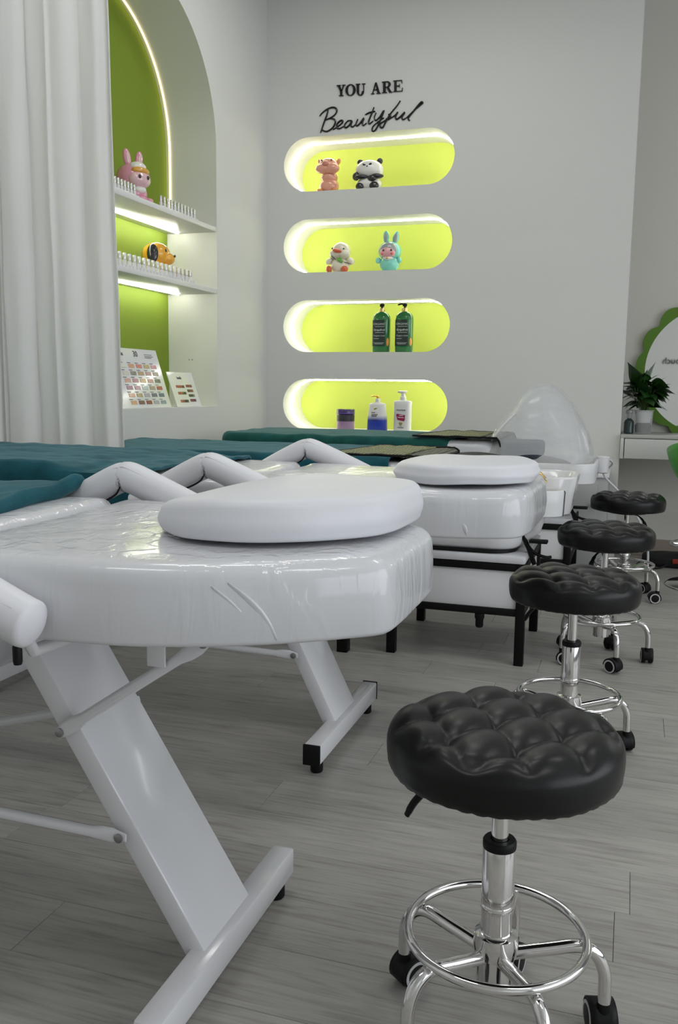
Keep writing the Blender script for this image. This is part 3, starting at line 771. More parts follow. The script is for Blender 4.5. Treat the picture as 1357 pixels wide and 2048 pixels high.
p2 = tag(obj('head_pillow', MB().pad(po, 0.729, 0.772, r=0.016, dome=0.005, rb=0.007, disp=wedge(pillow_wr(5, 0.006), -0.55, -0.44, 0.012), bulge=0.005, rings=9), PILLOW, ang=70), 'creased white head pillow lying on the second facial bed', 'pillow', 'head pillows')

# ---- blankets
def blanket(name, x0, x1, yf, yb, zt, zf, zbk, mat, label, fold=0.006, edge=None, lift=None, nu=110, nv=70, rc=0.03):
    """cloth over the bed: profile runs up the front side, over the top, down the back"""
    prof = [(yf-0.012, zf), (yf-0.008, (zf+zt)/2), (yf-0.003, zt-rc)]
    for k in range(1, 6):
        a = pi/2*k/6; prof.append((yf-0.003+rc*(1-cos(a)), zt-rc+rc*sin(a)))
    for k in range(0, 13): prof.append((yf+rc+(yb-yf-2*rc)*k/12, zt))
    for k in range(1, 6):
        a = pi/2*k/6; prof.append((yb+0.003-rc*(1-sin(a)), zt-rc+rc*cos(a)))
    prof += [(yb+0.003, zt-rc), (yb+0.008, (zbk+zt)/2), (yb+0.012, zbk)]
    PR = resample([(p[0], p[1], 0) for p in prof], nv+1, closed=False)
    def fn(u, v):
        p = PR[min(nv, int(round(v*nv)))]; yy, zz = p.x, p.y
        xe = x1+(edge(v) if edge else 0); x = x0+(xe-x0)*u
        k = nz(x*7, yy*9, 0.5)*0.6+nz(x*17+3*yy, yy*23, 2.1)*0.4
        top = 1.0 if zz > zt-0.01 else 0.25
        zz += fold*k*top+(lift(u, v, x, yy)*top if lift else 0)
        if zz < zt-rc: yy += (0.010*nz(x*11, 0, 4)+0.004*sin(x*40))*(1 if yy > (yf+yb)/2 else -1)*min(1, (zt-zz)/0.08)
        if zz < zt-rc*0.5: zz += 0.010*nz(x*6, 3, 1)*min(1, (zt-zz)/0.08)
        return Vector((x, yy, zz))
    mb = MB().grid(fn, nu, nv)
    o = tag(obj(name, mb, mat, ang=75), label, 'blanket', 'velvet blankets on the beds')
    md = o.modifiers.new('thick', 'SOLIDIFY'); md.thickness = 0.007; md.offset = 1
    return o
def lift1(u, v, x, yy):
    return 0.004*max(0, u-0.86)/0.14+0.014*max(0, (yy-1.30)/0.22)**1.5*max(0, min(1, (x+1.45)/0.3))
bl1 = blanket('blanket', -2.04, -0.985, 0.905, 1.545, 0.726, 0.56, 0.60, TEAL, 'teal velvet blanket on the nearest bed, thick rolled edge beside the armrest', 0.007,
        edge=lambda v: 0.012*sin(v*9)-0.13*max(0, v-0.45)/0.48, lift=lift1)
hem = []
for k in range(24):
    v = 0.30+0.44*k/23; yy = 0.95+(1.535-0.95)*k/23
    xx = -0.985+0.012*sin(v*9)-0.13*max(0, v-0.45)/0.48
    hem.append((xx-0.006, yy, 0.734+0.003*sin(k*0.9)+0.009*max(0, (yy-1.30)/0.22)**1.5))
hem.append((xx-0.008, 1.553, 0.725)); hem.append((xx-0.010, 1.556, 0.69))
o = obj('rolled_hem', MB().tube(spline(hem, 3), 0.0165, 12), TEAL, bl1)
def lift2(u, v, x, yy):
    s = max(0, min(1, (x+1.42)/0.12)); return -0.012*s+0.008*s*nz(x*14+yy*6, yy*9-x*5, 5)
bl2 = blanket('blanket', -2.02, -1.105, 1.880, 2.502, 0.742, 0.60, 0.60, TEAL, 'teal velvet blanket on the second bed, just behind the nearest blanket', 0.008,
        edge=lambda v: 0.020*sin(v*11)-0.03*(1-v), lift=lift2)

# ================================================================== SHAMPOO BEDS (third and fourth)
def shampoo_bed(yc, dx, label, x_foot, dome, zt):
    t = thing('shampoo_bed', (-1.2+dx, yc, 0), label, 'treatment bed', 'black framed shampoo beds')
    m3 = rrect(x_foot, -0.63+dx, yc-0.315, yc+0.300, 0.07)
    obj('mattress', MB().pad(m3, 0.585, zt, r=0.035, rings=8, rb=0.02), VINYL, t, ang=60)
    obj('bed_base', MB().bbox(x_foot+0.05, -0.78+dx, yc-0.27, yc+0.27, 0.40, 0.584, b=0.01), PLASTICW, t)
    for x_ in (x_foot+0.12, -0.95+dx):
        for sy in (-1, 1):
            obj('leg', MB().bbox(x_-0.02, x_+0.02, yc+sy*0.24-0.02, yc+sy*0.24+0.02, 0, 0.40, b=0.003), BLACKM, t)
    # steel stand under the head end
    xa, xb, ya, yb = -0.785+dx, -0.33+dx, yc-0.185, yc+0.29
    for x_ in (xa, xb):
        for y_ in (ya, yb):
            obj('stand_leg', MB().bbox(x_-0.016, x_+0.016, y_-0.016, y_+0.016, 0, 0.355, b=0.002), BLACKM, t)
    for z_ in (0.185, 0.342):
        for y_ in (ya, yb): obj('stand_rail', MB().bbox(xa+0.015, xb-0.015, y_-0.013, y_+0.013, z_-0.0125, z_+0.0125, b=0.002), BLACKM, t)
        for x_ in (xa, xb): obj('stand_rail', MB().bbox(x_-0.013, x_+0.013, ya+0.015, yb-0.015, z_-0.0125, z_+0.0125, b=0.002), BLACKM, t)
    obj('side_panel', MB().bbox(xa+0.016, xb-0.016, ya-0.004, ya+0.004, 0.197, 0.330, b=0.001), PLASTICW, t)
    obj('end_panel', MB().bbox(xb-0.004, xb+0.004, ya+0.016, yb-0.016, 0.197, 0.330, b=0.001), PLASTICW, t)
    obj('stand_top', MB().bbox(xa-0.01, xb+0.012, ya-0.02, yb+0.02, 0.356, 0.384, b=0.008), VINYL, t)
    sh = rrect(-0.86+dx, -0.33+dx, yc-0.20, yc+0.24, 0.12)
    obj('lower_shell', MB().pad(sh, 0.392, 0.47, r=0.01, rb=0.05), PLASTICW, t, ang=60)
    obj('shell_shadow_line', MB().pad(rrect(-0.83+dx, -0.36+dx, yc-0.185, yc+0.22, 0.10), 0.384, 0.396, r=0.003, rb=0.003), BLACKP, t)  # black slab standing in for the shadow line under the shell
    obj('drain_knob', MB().lathe([(0.010, 0), (0.014, 0.006), (0.014, 0.03), (0.017, 0.034), (0.017, 0.05)], (-0.470+dx, yc-0.185, 0.122), 14), BLACKP, t)
    # basin: tapered bowl with open top
    def bowl(x0, x1, y0, y1, zt, zb, taper, wall):
        mb = MB(); rings = []
        spec = [(0.0+taper, zb), (taper*0.5, (zb+zt)/2), (0.0, zt-0.006), (0.004, zt), (wall-0.004, zt), (wall, zt-0.006), (wall+taper*0.9, zb+0.03)]
        for ins, z_ in spec:
            rings.append([Vector((p[0], p[1], z_)) for p in rrect(x0+ins, x1-ins, y0+ins, y1-ins, max(0.012, 0.085-ins*0.5))])
        n_ = len(rings[0]); vs = [v for r_ in rings for v in r_]; fs = []
        for a in range(len(rings)-1):
            for i in range(n_): fs.append((a*n_+i, a*n_+(i+1) % n_, (a+1)*n_+(i+1) % n_, (a+1)*n_+i))
        fs.append(tuple(range(n_-1, -1, -1))); fs.append(tuple((len(rings)-1)*n_+i for i in range(n_)))
        return mb.add(vs, fs)
    if not dome:
        obj('basin', bowl(-0.585+dx, -0.172+dx, yc-0.07, yc+0.26, 0.645, 0.512, 0.022, 0.018), CERAMIC, t, ang=50)
        obj('neck_tray', bowl(-0.56+dx, -0.200+dx, yc-0.215, yc-0.075, 0.612, 0.525, 0.003, 0.008), PLASTICW, t, ang=50)
        obj('tap', MB().tube(spline([(-0.440+dx, yc-0.14, 0.575), (-0.430+dx, yc-0.14, 0.640), (-0.360+dx, yc-0.142, 0.650), (-0.300+dx, yc-0.142, 0.648), (-0.270+dx, yc-0.142, 0.632)], 5), [0.011]*21, 12).tube([(-0.355+dx, yc-0.142, 0.655), (-0.330+dx, yc-0.142, 0.675), (-0.295+dx, yc-0.142, 0.668), (-0.272+dx, yc-0.142, 0.645)], 0.008, 10), GOLD, t, label='gold tap arched over the basin')
        obj('tap_wrap', MB().ell((-0.325+dx, yc-0.142, 0.652), (0.075, 0.026, 0.034)), CLEAR, t, label='clear plastic wrap around the tap')
        obj('drain_pipe', MB().tube([(-0.285+dx, yc-0.13, 0.53), (-0.30+dx, yc-0.115, 0.47), (-0.345+dx, yc-0.10, 0.43)], [0.024, 0.022, 0.018], 14), PLASTICW, t)
    else:
        obj('basin', bowl(-0.66+dx, -0.222+dx, yc-0.33, yc+0.24, 0.636, 0.552, 0.004, 0.014), PLASTICW, t, ang=50)
        # pillow seen through the film
        obj('neck_pillow', MB().pad(rrect(-0.69+dx, -0.47+dx, yc-0.22, yc+0.10, 0.03), 0.640, 0.715, r=0.02), plain('slate_leatherette', (0.05, 0.065, 0.085), 0.5), t)
        prof = [(-0.712, .0), (-0.711, .06), (-0.66, .165), (-0.585, .262), (-0.545, .313), (-0.50, .336), (-0.455, .339), (-0.40, .312), (-0.345, .25), (-0.285, .155), (-0.25, .06), (-0.243, .0)]
        PP = resample(spline([(a, b, 0) for a, b in prof], 6), 61, closed=False)
        def dm(u, v):
            p = PP[min(60, int(round(u*60)))]; q = (v*2-1)
            s_ = max(0.0, 1-abs(q)**2.6)**0.5 if abs(q) < 1 else 0
            s_ = 0.10+0.90*s_
            cx = -0.47; x_ = cx+(p.x-cx)*(0.62+0.38*s_); z_ = p.y*s_
            x_ += 0.004*nz(u*9, v*9, 3)*s_; z_ += 0.004*nz(u*8, v*8, 8)*s_
            return Vector((x_+dx, yc-0.045+q*0.30, 0.638+z_))
        obj('hood', MB().grid(dm, 60, 30), FILM, t, ang=75, label='hazy clear plastic wrapped hood')
        ed = [dm(k/60, 0.13) for k in range(2, 22)]
        obj('hood_rim', MB().tube(ed, 0.006, 8), PLASTICW, t, label='white rim along the hood opening')
        obj('side_cup', MB().lathe([(0.020, 0), (0.026, 0.004), (0.030, 0.075), (0.026, 0.078)], (-0.205+dx, yc+0.05, 0.57), 18), PLASTICW, t)
        hs = spline([(-0.195+dx, yc+0.09, 0.64), (-0.165+dx, yc+0.20, 0.605), (-0.12, yc+0.29, 0.545), (-0.041, yc+0.30, 0.458), (0.03, yc+0.30, 0.37), (0.10, yc+0.32, 0.22), (0.11, yc+0.34, 0.012)], 6)
        obj('hose', MB().tube(hs, 0.0055, 8), PLASTICW, t)
    # black brackets and hose on the head end
    obj('strut', MB().tube([(-0.350+dx, yc-0.12, 0.465), (-0.318+dx, yc-0.12, 0.40), (-0.296+dx, yc-0.12, 0.345)], 0.008, 6), BLACKM, t)
    obj('strut', MB().tube(spline([(-0.335+dx, yc-0.11, 0.425), (-0.30+dx, yc-0.11, 0.385), (-0.262+dx, yc-0.11, 0.372), (-0.243+dx, yc-0.10, 0.372)], 5), 0.0055, 8), BLACKM, t)
    obj('pedal', MB().bbox(-0.318+dx, -0.255+dx, yc-0.13, yc-0.09, 0.420, 0.431, b=0.003), BLACKP, t)
    return t
shampoo_bed(3.205, 0.0, 'third bed, black steel stand and white basin behind the second bed', -2.06, False, 0.697)
shampoo_bed(4.205, 0.085, 'farthest bed against the back wall with hazy plastic hood', -1.88, True, 0.722)
o3 = blanket('blanket', -2.07, -0.775, 2.876, 3.515, 0.707, 0.53, 0.56, TEAL, 'teal velvet blanket on the third bed, partly behind the curtain', 0.006, edge=lambda v: 0.006*sin(v*14), nv=60)
b4 = rrect(-1.905, -0.735, 3.868, 4.520, 0.10)
def d4(v): return Vector((v.x, v.y+0.004*nz(v.x*10, v.z*9, 1), v.z+0.006*nz(v.x*8, v.y*10, 3)*(1 if v.z > 0.67 else 0.2)))
tag(obj('blanket', MB().pad(b4, 0.560, 0.729, r=0.035, disp=d4, rings=10, bot=False), TEALG, ang=75), 'dark green velvet blanket on the farthest bed below the niches', 'blanket', 'velvet blankets on the beds')
# ---- woven mats over the head ends
def woven_mat(x0, x1, y0, y1, zt, drop, label):
    t = thing('woven_mat', ((x0+x1)/2, (y0+y1)/2, zt), label, 'mat', 'woven mats on the shampoo beds')
    skew = 0.05
    def xat(u, v): return x0+(x1-x0)*u-skew*(0.5-v)*(1-u)
    def fn(u, v): return Vector((xat(u*0.72, v), y0+(y1-y0)*v, zt+0.003+0.004*nz(u*5, v*6, 2)))
    o = obj('reed_panel', MB().grid(fn, 30, 14), MAT, t); o.modifiers.new('thick', 'SOLIDIFY').thickness = 0.004
    def fn2(u, v):
        s_ = u; x = xat(0.72+0.28*min(1, s_*1.35), v); z = zt+0.003-drop*max(0, s_-0.62)**1.1*2.9
        return Vector((x, y0+(y1-y0)*v, z+0.003*nz(u*7, v*6, 4)))
    o = obj('striped_end', MB().grid(fn2, 20, 14), MATD, t, label='black striped end of the mat hanging over the head end'); o.modifiers.new('thick', 'SOLIDIFY').thickness = 0.004
    mb = MB()
    for v in (0.0, 1.0):
        mb.tube([fn(k/12, v)+Vector((0, 0, 0.002)) for k in range(13)]+[fn2(k/12, v)+Vector((0, 0, 0.002)) for k in range(1, 13)], 0.0042, 6)
    mb.tube([fn(0, k/8)+Vector((0, 0, 0.002)) for k in range(9)], 0.0042, 6)
    obj('binding', mb, BLACKP, t, label='black cloth binding around the mat')
    return t
woven_mat(-0.975, -0.635, 2.905, 3.42, 0.714, 0.035, 'olive woven reed mat with black border on the third bed')
woven_mat(-0.905, -0.535, 3.88, 4.42, 0.733, 0.16, 'dark woven reed mat at the head of the farthest bed')
# black headrest at the head of the third bed
hr = thing('neck_rest', (-0.56, 3.28, 0.68), 'flat black curved neck rest between the third bed and its basin', 'neck rest')
def hrf(u, v): return Vector((-0.685+0.24*u, 3.12+0.30*v, 0.692+0.014*sin(pi*u)*(0.4+0.6*abs(2*v-1))))
o = obj('pad', MB().grid(hrf, 12, 12), BLACKP, hr, ang=70); o.modifiers.new('thick', 'SOLIDIFY').thickness = 0.012
obj('stem', MB().bbox(-0.60, -0.52, 3.22, 3.32, 0.640, 0.686, b=0.004), BLACKM, hr)

# ================================================================== STOOLS
def make_stool(label):
    t = thing('rolling_stool', (0, 0, 0), label, 'stool', 'black tufted rolling stools')
    Rr = 0.169; zb, zt = 0.412, 0.474
    # tufted seat
    nr, na = 44, 144
    def top(r, a):
        x, y = r*cos(a), r*sin(a)
        a1, a2 = x/0.092+y/0.142+0.25, -x/0.092+y/0.142+0.1          # skewed diamond lattice of buttons
        u, v = a1-math.floor(a1)-0.5, a2-math.floor(a2)-0.5
        q = 1-(abs(2*u)**2.2+abs(2*v)**2.2)/2
        e = max(0.0, min(1.0, (0.166-r)/0.022)); e = e*e*(3-2*e)
        return -0.019*(1-q)**1.15*e
    prof = []
    for k in range(7):                      # underside to widest
        a = -pi/2+pi/2*k/6; prof.append((0.152+0.011*cos(a), zb+0.012+0.012*sin(a)))
    prof += [(0.1645, zb+0.022), (0.165, zb+0.032)]
    for k in range(1, 13):
        a = pi/2*k/12; prof.append((0.127+0.038*cos(a), zb+0.036+0.038*sin(a)))
    for k in range(1, 33): prof.append((0.127*(1-k/32), zt+0.012+0.006*(1-(1-k/32)**2)))
    vs = []; fs = []
    for j, (r, z) in enumerate(prof):
        for i in range(na):
            a = 2*pi*i/na; rr_ = r*(1+0.004*cos(a*9+0.4)) if j < 6 else r
            if j < 4: z2 = z-0.002*abs(sin(a*22))
            else: z2 = z
            if j > 9: z2 += top(r, a)
            vs.append(Vector((rr_*cos(a), rr_*sin(a), z2)))
    N = len(prof)
    for j in range(N-1):
        for i in range(na): fs.append((j*na+i, j*na+(i+1) % na, (j+1)*na+(i+1) % na, (j+1)*na+i))
    fs.append(tuple(range(na-1, -1, -1)))
    obj('seat', MB().add(vs, fs), LEATHER, t, ang=180)
    obj('seat_plate', MB().lathe([(0.05, 0.392), (0.09, 0.398), (0.09, 0.413)], n=24), BLACKP, t)
    lv = spline([(0.02, 0, 0.396), (0.07, 0, 0.392), (0.100, 0.0, 0.380), (0.122, 0.0, 0.358), (0.134, 0, 0.336)], 5)
    obj('height_lever', MB().tube(lv, [0.004]*9+[0.006]*4+[0.0085]*6+[0.007]*2, 10, flat=0.6), BLACKP, t)
    obj('gas_rod', MB().lathe([(0.0125, 0.29), (0.0125, 0.394)], n=20), CHROME, t)
    obj('collar', MB().lathe([(0.0238, 0.292), (0.0242, 0.296), (0.0242, 0.302), (0.022, 0.305), (0.0135, 0.305), (0.013, 0.302)], n=24), BLACKP, t, label='black plastic collar')
    obj('column', MB().lathe([(0.0235, 0.205), (0.0235, 0.292), (0.0225, 0.294)], n=28), CHROME, t)
    obj('column_sleeve', MB().lathe([(0.0225, 0.12), (0.0225, 0.197), (0.0245, 0.199), (0.0245, 0.206), (0.0235, 0.208)], n=28), CHROME, t)
    obj('hub', MB().lathe([(0.022, 0.085), (0.027, 0.087), (0.027, 0.125), (0.031, 0.128), (0.033, 0.145), (0.031, 0.160), (0.024, 0.163)], n=28), CHROME, t)
    ring = [(0.128*cos(a), 0.128*sin(a), 0.160) for a in [2*pi*i/64 for i in range(64)]]
    obj('foot_ring', MB().tube(ring, 0.0068, 12, closed=True), CHROME, t)
    for k in range(5):
        a = radians(15+72*k); c, s_ = cos(a), sin(a)
        path = [(0.024, 0.128), (0.08, 0.138), (0.120, 0.144), (0.145, 0.132), (0.158, 0.105), (0.160, 0.075), (0.160, 0.058)]
        P = spline([(r*c, r*s_, z) for r, z in path], 5)
        obj('leg', MB().tube(P, 0.0098, 14), CHROME, t)
        # caster: trailing twin wheel under a hood
        ca = obj('caster', MB().lathe([(0.0085, 0.036), (0.0095, 0.044), (0.0095, 0.062)], (0.160*c, 0.160*s_, 0), 14), BLACKP, t)
        wa = a+radians(62+40*((k*37) % 5)-60); ax = Vector((cos(wa), sin(wa), 0)); fw = Vector((-sin(wa), cos(wa), 0))
        cc = Vector((0.160*c, 0.160*s_, 0.0245))+fw*0.012
        for sgn in (-1, 1):
            xf = Matrix((ax*sgn, fw, Vector((0, 0, 1)))).transposed().to_4x4(); xf.translation = cc+ax*sgn*0.004
            rt = Matrix.Rotation(pi/2, 4, 'Y')
            obj('wheel', MB().lathe([(0.018, 0.0), (0.0235, 0.002), (0.0245, 0.005), (0.0245, 0.013), (0.022, 0.0155), (0.019, 0.0160)], n=26, xf=xf @ rt), BLACKP, ca)
            obj('wheel_ring', MB().lathe([(0.0215, 0.0145), (0.0225, 0.0165), (0.019, 0.0172), (0.0175, 0.0168), (0.0175, 0.015)], n=26, xf=xf @ rt), GREYRING, ca, label='pale grey wheel ring')
            obj('wheel_cap', MB().lathe([(0.0174, 0.0145), (0.0170, 0.0168), (0.010, 0.0178)], n=22, xf=xf @ rt), BLACKP, ca)
        hood = MB()
        def hf(u, v):
            th = radians(-20+200*u); rad_ = 0.0275
            return cc+ax*(-0.019+0.038*v)+fw*(-cos(th)*rad_)+Vector((0, 0, sin(th)*rad_))
        hood.grid(hf, 14, 4)
        h_ = obj('fork_hood', hood, BLACKP, ca)
        m_ = h_.modifiers.new('thick', 'SOLIDIFY'); m_.thickness = 0.0025
    return t
st = make_stool('nearest black tufted rolling stool, beside the nearest white bed')
st.location = (-0.148, 1.210, 0); 
spots = [(-0.118, 2.300, 8, 'second black tufted stool, just behind the nearest stool'),
         (-0.066, 3.190, -12, 'third black tufted stool with all casters in view'),
         (0.000, 4.225, 35, 'farthest black tufted stool by the wall corner near the dresser')]
st.rotation_euler.z = radians(0)
for x_, y_, a_, lab in spots:
    c = copy_tree(st); c.location = (x_, y_, 0); c.rotation_euler.z = radians(a_); c['label'] = lab
def lever_dir(root, deg):
    for ch in root.children:
        if ch.name.startswith('height_lever'): ch.rotation_euler.z = radians(deg)-root.rotation_euler.z
SS = [o for o in COL.objects if o.name.startswith('rolling_stool')]
for o, d in zip(SS, (196, 160, 250, -50)): lever_dir(o, d)
for o, d in zip(SS, (-6, 50, 46, 30)):
    for ch in o.children:
        if ch.name.startswith('seat') and 'plate' not in ch.name: ch.rotation_euler.z = radians(d)-o.rotation_euler.z

# ================================================================== NICHE THINGS
def glaze(name, c): return plain(name, c, 0.18, coat=0.7)
PINK = glaze('pig_pink', (0.78, 0.36, 0.25)); PINKD = glaze('pig_dark_pink', (0.62, 0.22, 0.16)); ORA = glaze('ear_orange', (0.75, 0.30, 0.08))
GW = glaze('glaze_white', (0.82, 0.81, 0.76)); GB = glaze('glaze_black', (0.012, 0.012, 0.014)); CREAM = glaze('glaze_cream', (0.80, 0.74, 0.60))
RED = glaze('glaze_red', (0.62, 0.10, 0.03)); LEAFG = glaze('glaze_leaf', (0.15, 0.42, 0.05)); MINT = glaze('glaze_mint', (0.22, 0.66, 0.56))
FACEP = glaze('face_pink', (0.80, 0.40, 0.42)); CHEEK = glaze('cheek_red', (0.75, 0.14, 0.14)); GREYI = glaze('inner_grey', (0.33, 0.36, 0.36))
ROSE = glaze('rose_pink', (0.72, 0.30, 0.42)); ROSEF = glaze('rose_face', (0.80, 0.52, 0.56)); FRINGE = glaze('fringe_orange', (0.75, 0.38, 0.06)); DOGO = glaze('dog_orange', (0.85, 0.42, 0.04))
def fig(name, loc, label, parts, rz=0.0):
    """figurine from named, coloured parts; facing -Y, base at z=0"""
    t = thing(name, (0, 0, 0), label, 'figurine', 'ceramic figurines')
    for nm, mat, ells in parts:
        mb = MB()
        for e in ells:
            c, r = e[0], e[1]; rot = Matrix.Rotation(radians(e[2]), 3, e[3]) if len(e) > 2 else None
            mb.ell(c, r, 18, 11, rot=rot)
        obj(nm, mb, mat, t, ang=80)
    t.location = loc; t.rotation_euler.z = rz
    return t
yn = 5.09
fz = [z-NH/2 for z in NZ]
fig('pig_figurine', (-1.755, yn, fz[0]), 'pink pig figurine with a broad snout on the left of the top niche', [
    ('body', PINK, [((0, 0, .042), (.058, .05, .046)), ((0, 0, .09), (.050, .044, .036))]),
    ('head', PINK, [((-.004, -.004, .152), (.062, .054, .047)), ((-.026, -.034, .134), (.050, .030, .030)), ((.022, -.036, .134), (.046, .030, .030))]),
    ('snout', PINKD, [((-.012, -.056, .157), (.020, .016, .017))]),
    ('eyes', GB, [((-.036, -.046, .178), (.006, .004, .005)), ((.022, -.050, .178), (.006, .004, .005))]),
    ('ear', ORA, [((.055, -.010, .175), (.012, .008, .020), 25, 'Y')]), ('ear', PINK, [((-.058, -.006, .178), (.010, .008, .018), -25, 'Y')]),
    ('feet', ORA, [((-.046, -.036, .012), (.020, .020, .012)), ((.042, -.036, .012), (.020, .020, .012))])], 0.1)
fig('panda_figurine', (-1.512, yn, fz[0]), 'black and white panda figurine in the middle of the top niche', [
    ('head', GW, [((0, 0, .118), (.082, .064, .056))]),
    ('body', GW, [((0, 0, .040), (.074, .056, .044))]),
    ('ear', GB, [((-.056, .004, .164), (.018, .012, .016))]), ('ear', GB, [((.058, .004, .166), (.018, .012, .018))]),
    ('eye_patch', GB, [((-.022, -.058, .136), (.010, .006, .006), 20, 'Y')]), ('eye_patch', GB, [((.014, -.060, .138), (.010, .006, .006), -20, 'Y')]),
    ('nose', GB, [((-.004, -.064, .126), (.005, .004, .003))]),
    ('arm', GB, [((-.072, -.022, .082), (.022, .024, .026), 25, 'Y'), ((-.040, -.046, .072), (.040, .016, .013))]), ('arm', GB, [((.050, -.044, .074), (.040, .018, .015)), ((.024, -.052, .062), (.026, .014, .018))]),
    ('foot', GB, [((-.048, -.046, .020), (.024, .016, .020))]), ('foot', GB, [((.036, -.050, .022), (.028, .016, .022))])], 0.12)
fig('duck_figurine', (-1.683, yn, fz[1]), 'cream duck figurine with orange beak and green leaf on a string', [
    ('body', CREAM, [((0, 0, .046), (.056, .048, .048))]),
    ('head', CREAM, [((.006, 0, .130), (.056, .050, .050)), ((-.018, -.016, .110), (.044, .036, .030)), ((.022, -.016, .110), (.042, .036, .030))]),
    ('wing', CREAM, [((-.062, -.006, .072), (.026, .024, .018), -30, 'Y')]), ('wing', CREAM, [((.062, -.006, .070), (.026, .024, .022), 30, 'Y')]),
    ('beak', RED, [((-.008, -.052, .124), (.030, .016, .012), 10, 'Y')]),
    ('eyes', GB, [((.030, -.044, .136), (.005, .004, .005)), ((-.040, -.036, .140), (.005, .004, .005))]),
    ('cheek', CHEEK, [((.038, -.040, .116), (.007, .004, .006)), ((-.046, -.034, .116), (.006, .004, .006))]),
    ('foot', RED, [((-.060, -.030, .022), (.017, .018, .022), -20, 'Y')]), ('foot', RED, [((.036, -.044, .020), (.022, .016, .020))]),
    ('leaf', LEAFG, [((.004, -.048, .074), (.014, .008, .010)), ((.018, -.048, .064), (.012, .008, .009)), ((.010, -.050, .080), (.009, .006, .007))]),
    ('string', GB, [((-.030, -.042, .086), (.020, .003, .0025), 36, 'Y'), ((.052, -.036, .056), (.026, .003, .0025), 16, 'Y')])], 0.1)
fig('rabbit_figurine', (-1.383, yn, fz[1]), 'mint green rabbit figurine with pink face and long ears', [
    ('body', MINT, [((0, 0, .046), (.058, .046, .050))]),
    ('hood', MINT, [((0, .004, .118), (.068, .054, .056))]),
    ('ear', MINT, [((-.022, .004, .196), (.018, .011, .038), -3, 'Y')]), ('ear', MINT, [((.034, .004, .192), (.018, .011, .038), 14, 'Y')]),
    ('inner_ear', GREYI, [((-.023, -.006, .194), (.011, .005, .028), -3, 'Y')]), ('inner_ear', GREYI, [((.033, -.006, .188), (.011, .005, .028), 14, 'Y')]),
    ('hood_grey_band', GREYI, [((-.004, -.020, .120), (.056, .034, .046))]),  # grey glazed band between hood and face
    ('face', FACEP, [((-.006, -.030, .108), (.047, .030, .036))]),
    ('eyes', GB, [((-.027, -.056, .116), (.006, .004, .006)), ((.018, -.056, .116), (.006, .004, .006))]),
    ('cheeks', CHEEK, [((-.034, -.050, .098), (.010, .006, .008)), ((.022, -.052, .098), (.010, .006, .008))]),
    ('collar', GW, [((-.004, -.034, .074), (.030, .018, .012))]), ('bell', GOLD, [((-.006, -.052, .074), (.006, .005, .006))]),
    ('arm', MINT, [((-.064, -.010, .066), (.016, .014, .018))]), ('arm', MINT, [((.058, -.010, .066), (.014, .014, .018))])], 0.1)
fig('rabbit_figurine', (-2.225, 3.715, 1.766), 'pink rabbit hooded figurine on the upper alcove shelf', [
    ('body', ROSE, [((0, 0, .046), (.060, .054, .048)), ((.0, -.05, .016), (.030, .03, .015))]),
    ('hood', ROSE, [((0, .008, .118), (.078, .072, .064))]),
    ('ear', ROSE, [((-.030, .010, .200), (.020, .012, .042), -10, 'Y')]), ('ear', ROSE, [((.034, .010, .200), (.020, .012, .042), 8, 'Y')]),
    ('inner_ear', ROSEF, [((-.030, .000, .198), (.011, .005, .030), -10, 'Y')]), ('inner_ear', ROSEF, [((.034, .000, .198), (.011, .005, .030), 8, 'Y')]),
    ('hood_trim', GW, [((0, -.026, .158), (.042, .036, .026))]),
    ('fringe', FRINGE, [((0, -.048, .140), (.046, .026, .018))]),
    ('face', ROSEF, [((0, -.040, .104), (.056, .038, .040))]),
    ('eyes', GB, [((-.022, -.076, .110), (.007, .005, .009)), ((.022, -.076, .110), (.007, .005, .009))]),
    ('bib', GW, [((0, -.046, .060), (.030, .016, .018))]), ('foot', ROSE, [((-.036, -.050, .014), (.020, .026, .014))]), ('foot', ROSE, [((.040, -.050, .014), (.020, .026, .014))])], radians(66))
fig('dog_figurine', (-2.265, 3.965, 1.452), 'orange dog figurine with black ears on the lower alcove shelf', [
    ('body', DOGO, [((0, 0, .050), (.058, .060, .052))]),
    ('head', DOGO, [((0, -.004, .128), (.070, .070, .058))]),
    ('muzzle', DOGO, [((0, -.058, .108), (.040, .036, .030))]),
    ('nose', GB, [((0, -.094, .122), (.009, .006, .007))]),
    ('ear', GB, [((-.066, .004, .124), (.014, .028, .046), 8, 'Y')]), ('ear', GB, [((.066, .004, .124), (.014, .028, .046), -8, 'Y')]),
    ('eyes', GB, [((-.038, -.056, .142), (.008, .006, .009)), ((.038, -.056, .142), (.008, .006, .009))]),
    ('paw', DOGO, [((-.034, -.058, .014), (.020, .026, .014))]), ('paw', DOGO, [((.034, -.058, .014), (.020, .026, .014))])], radians(112))

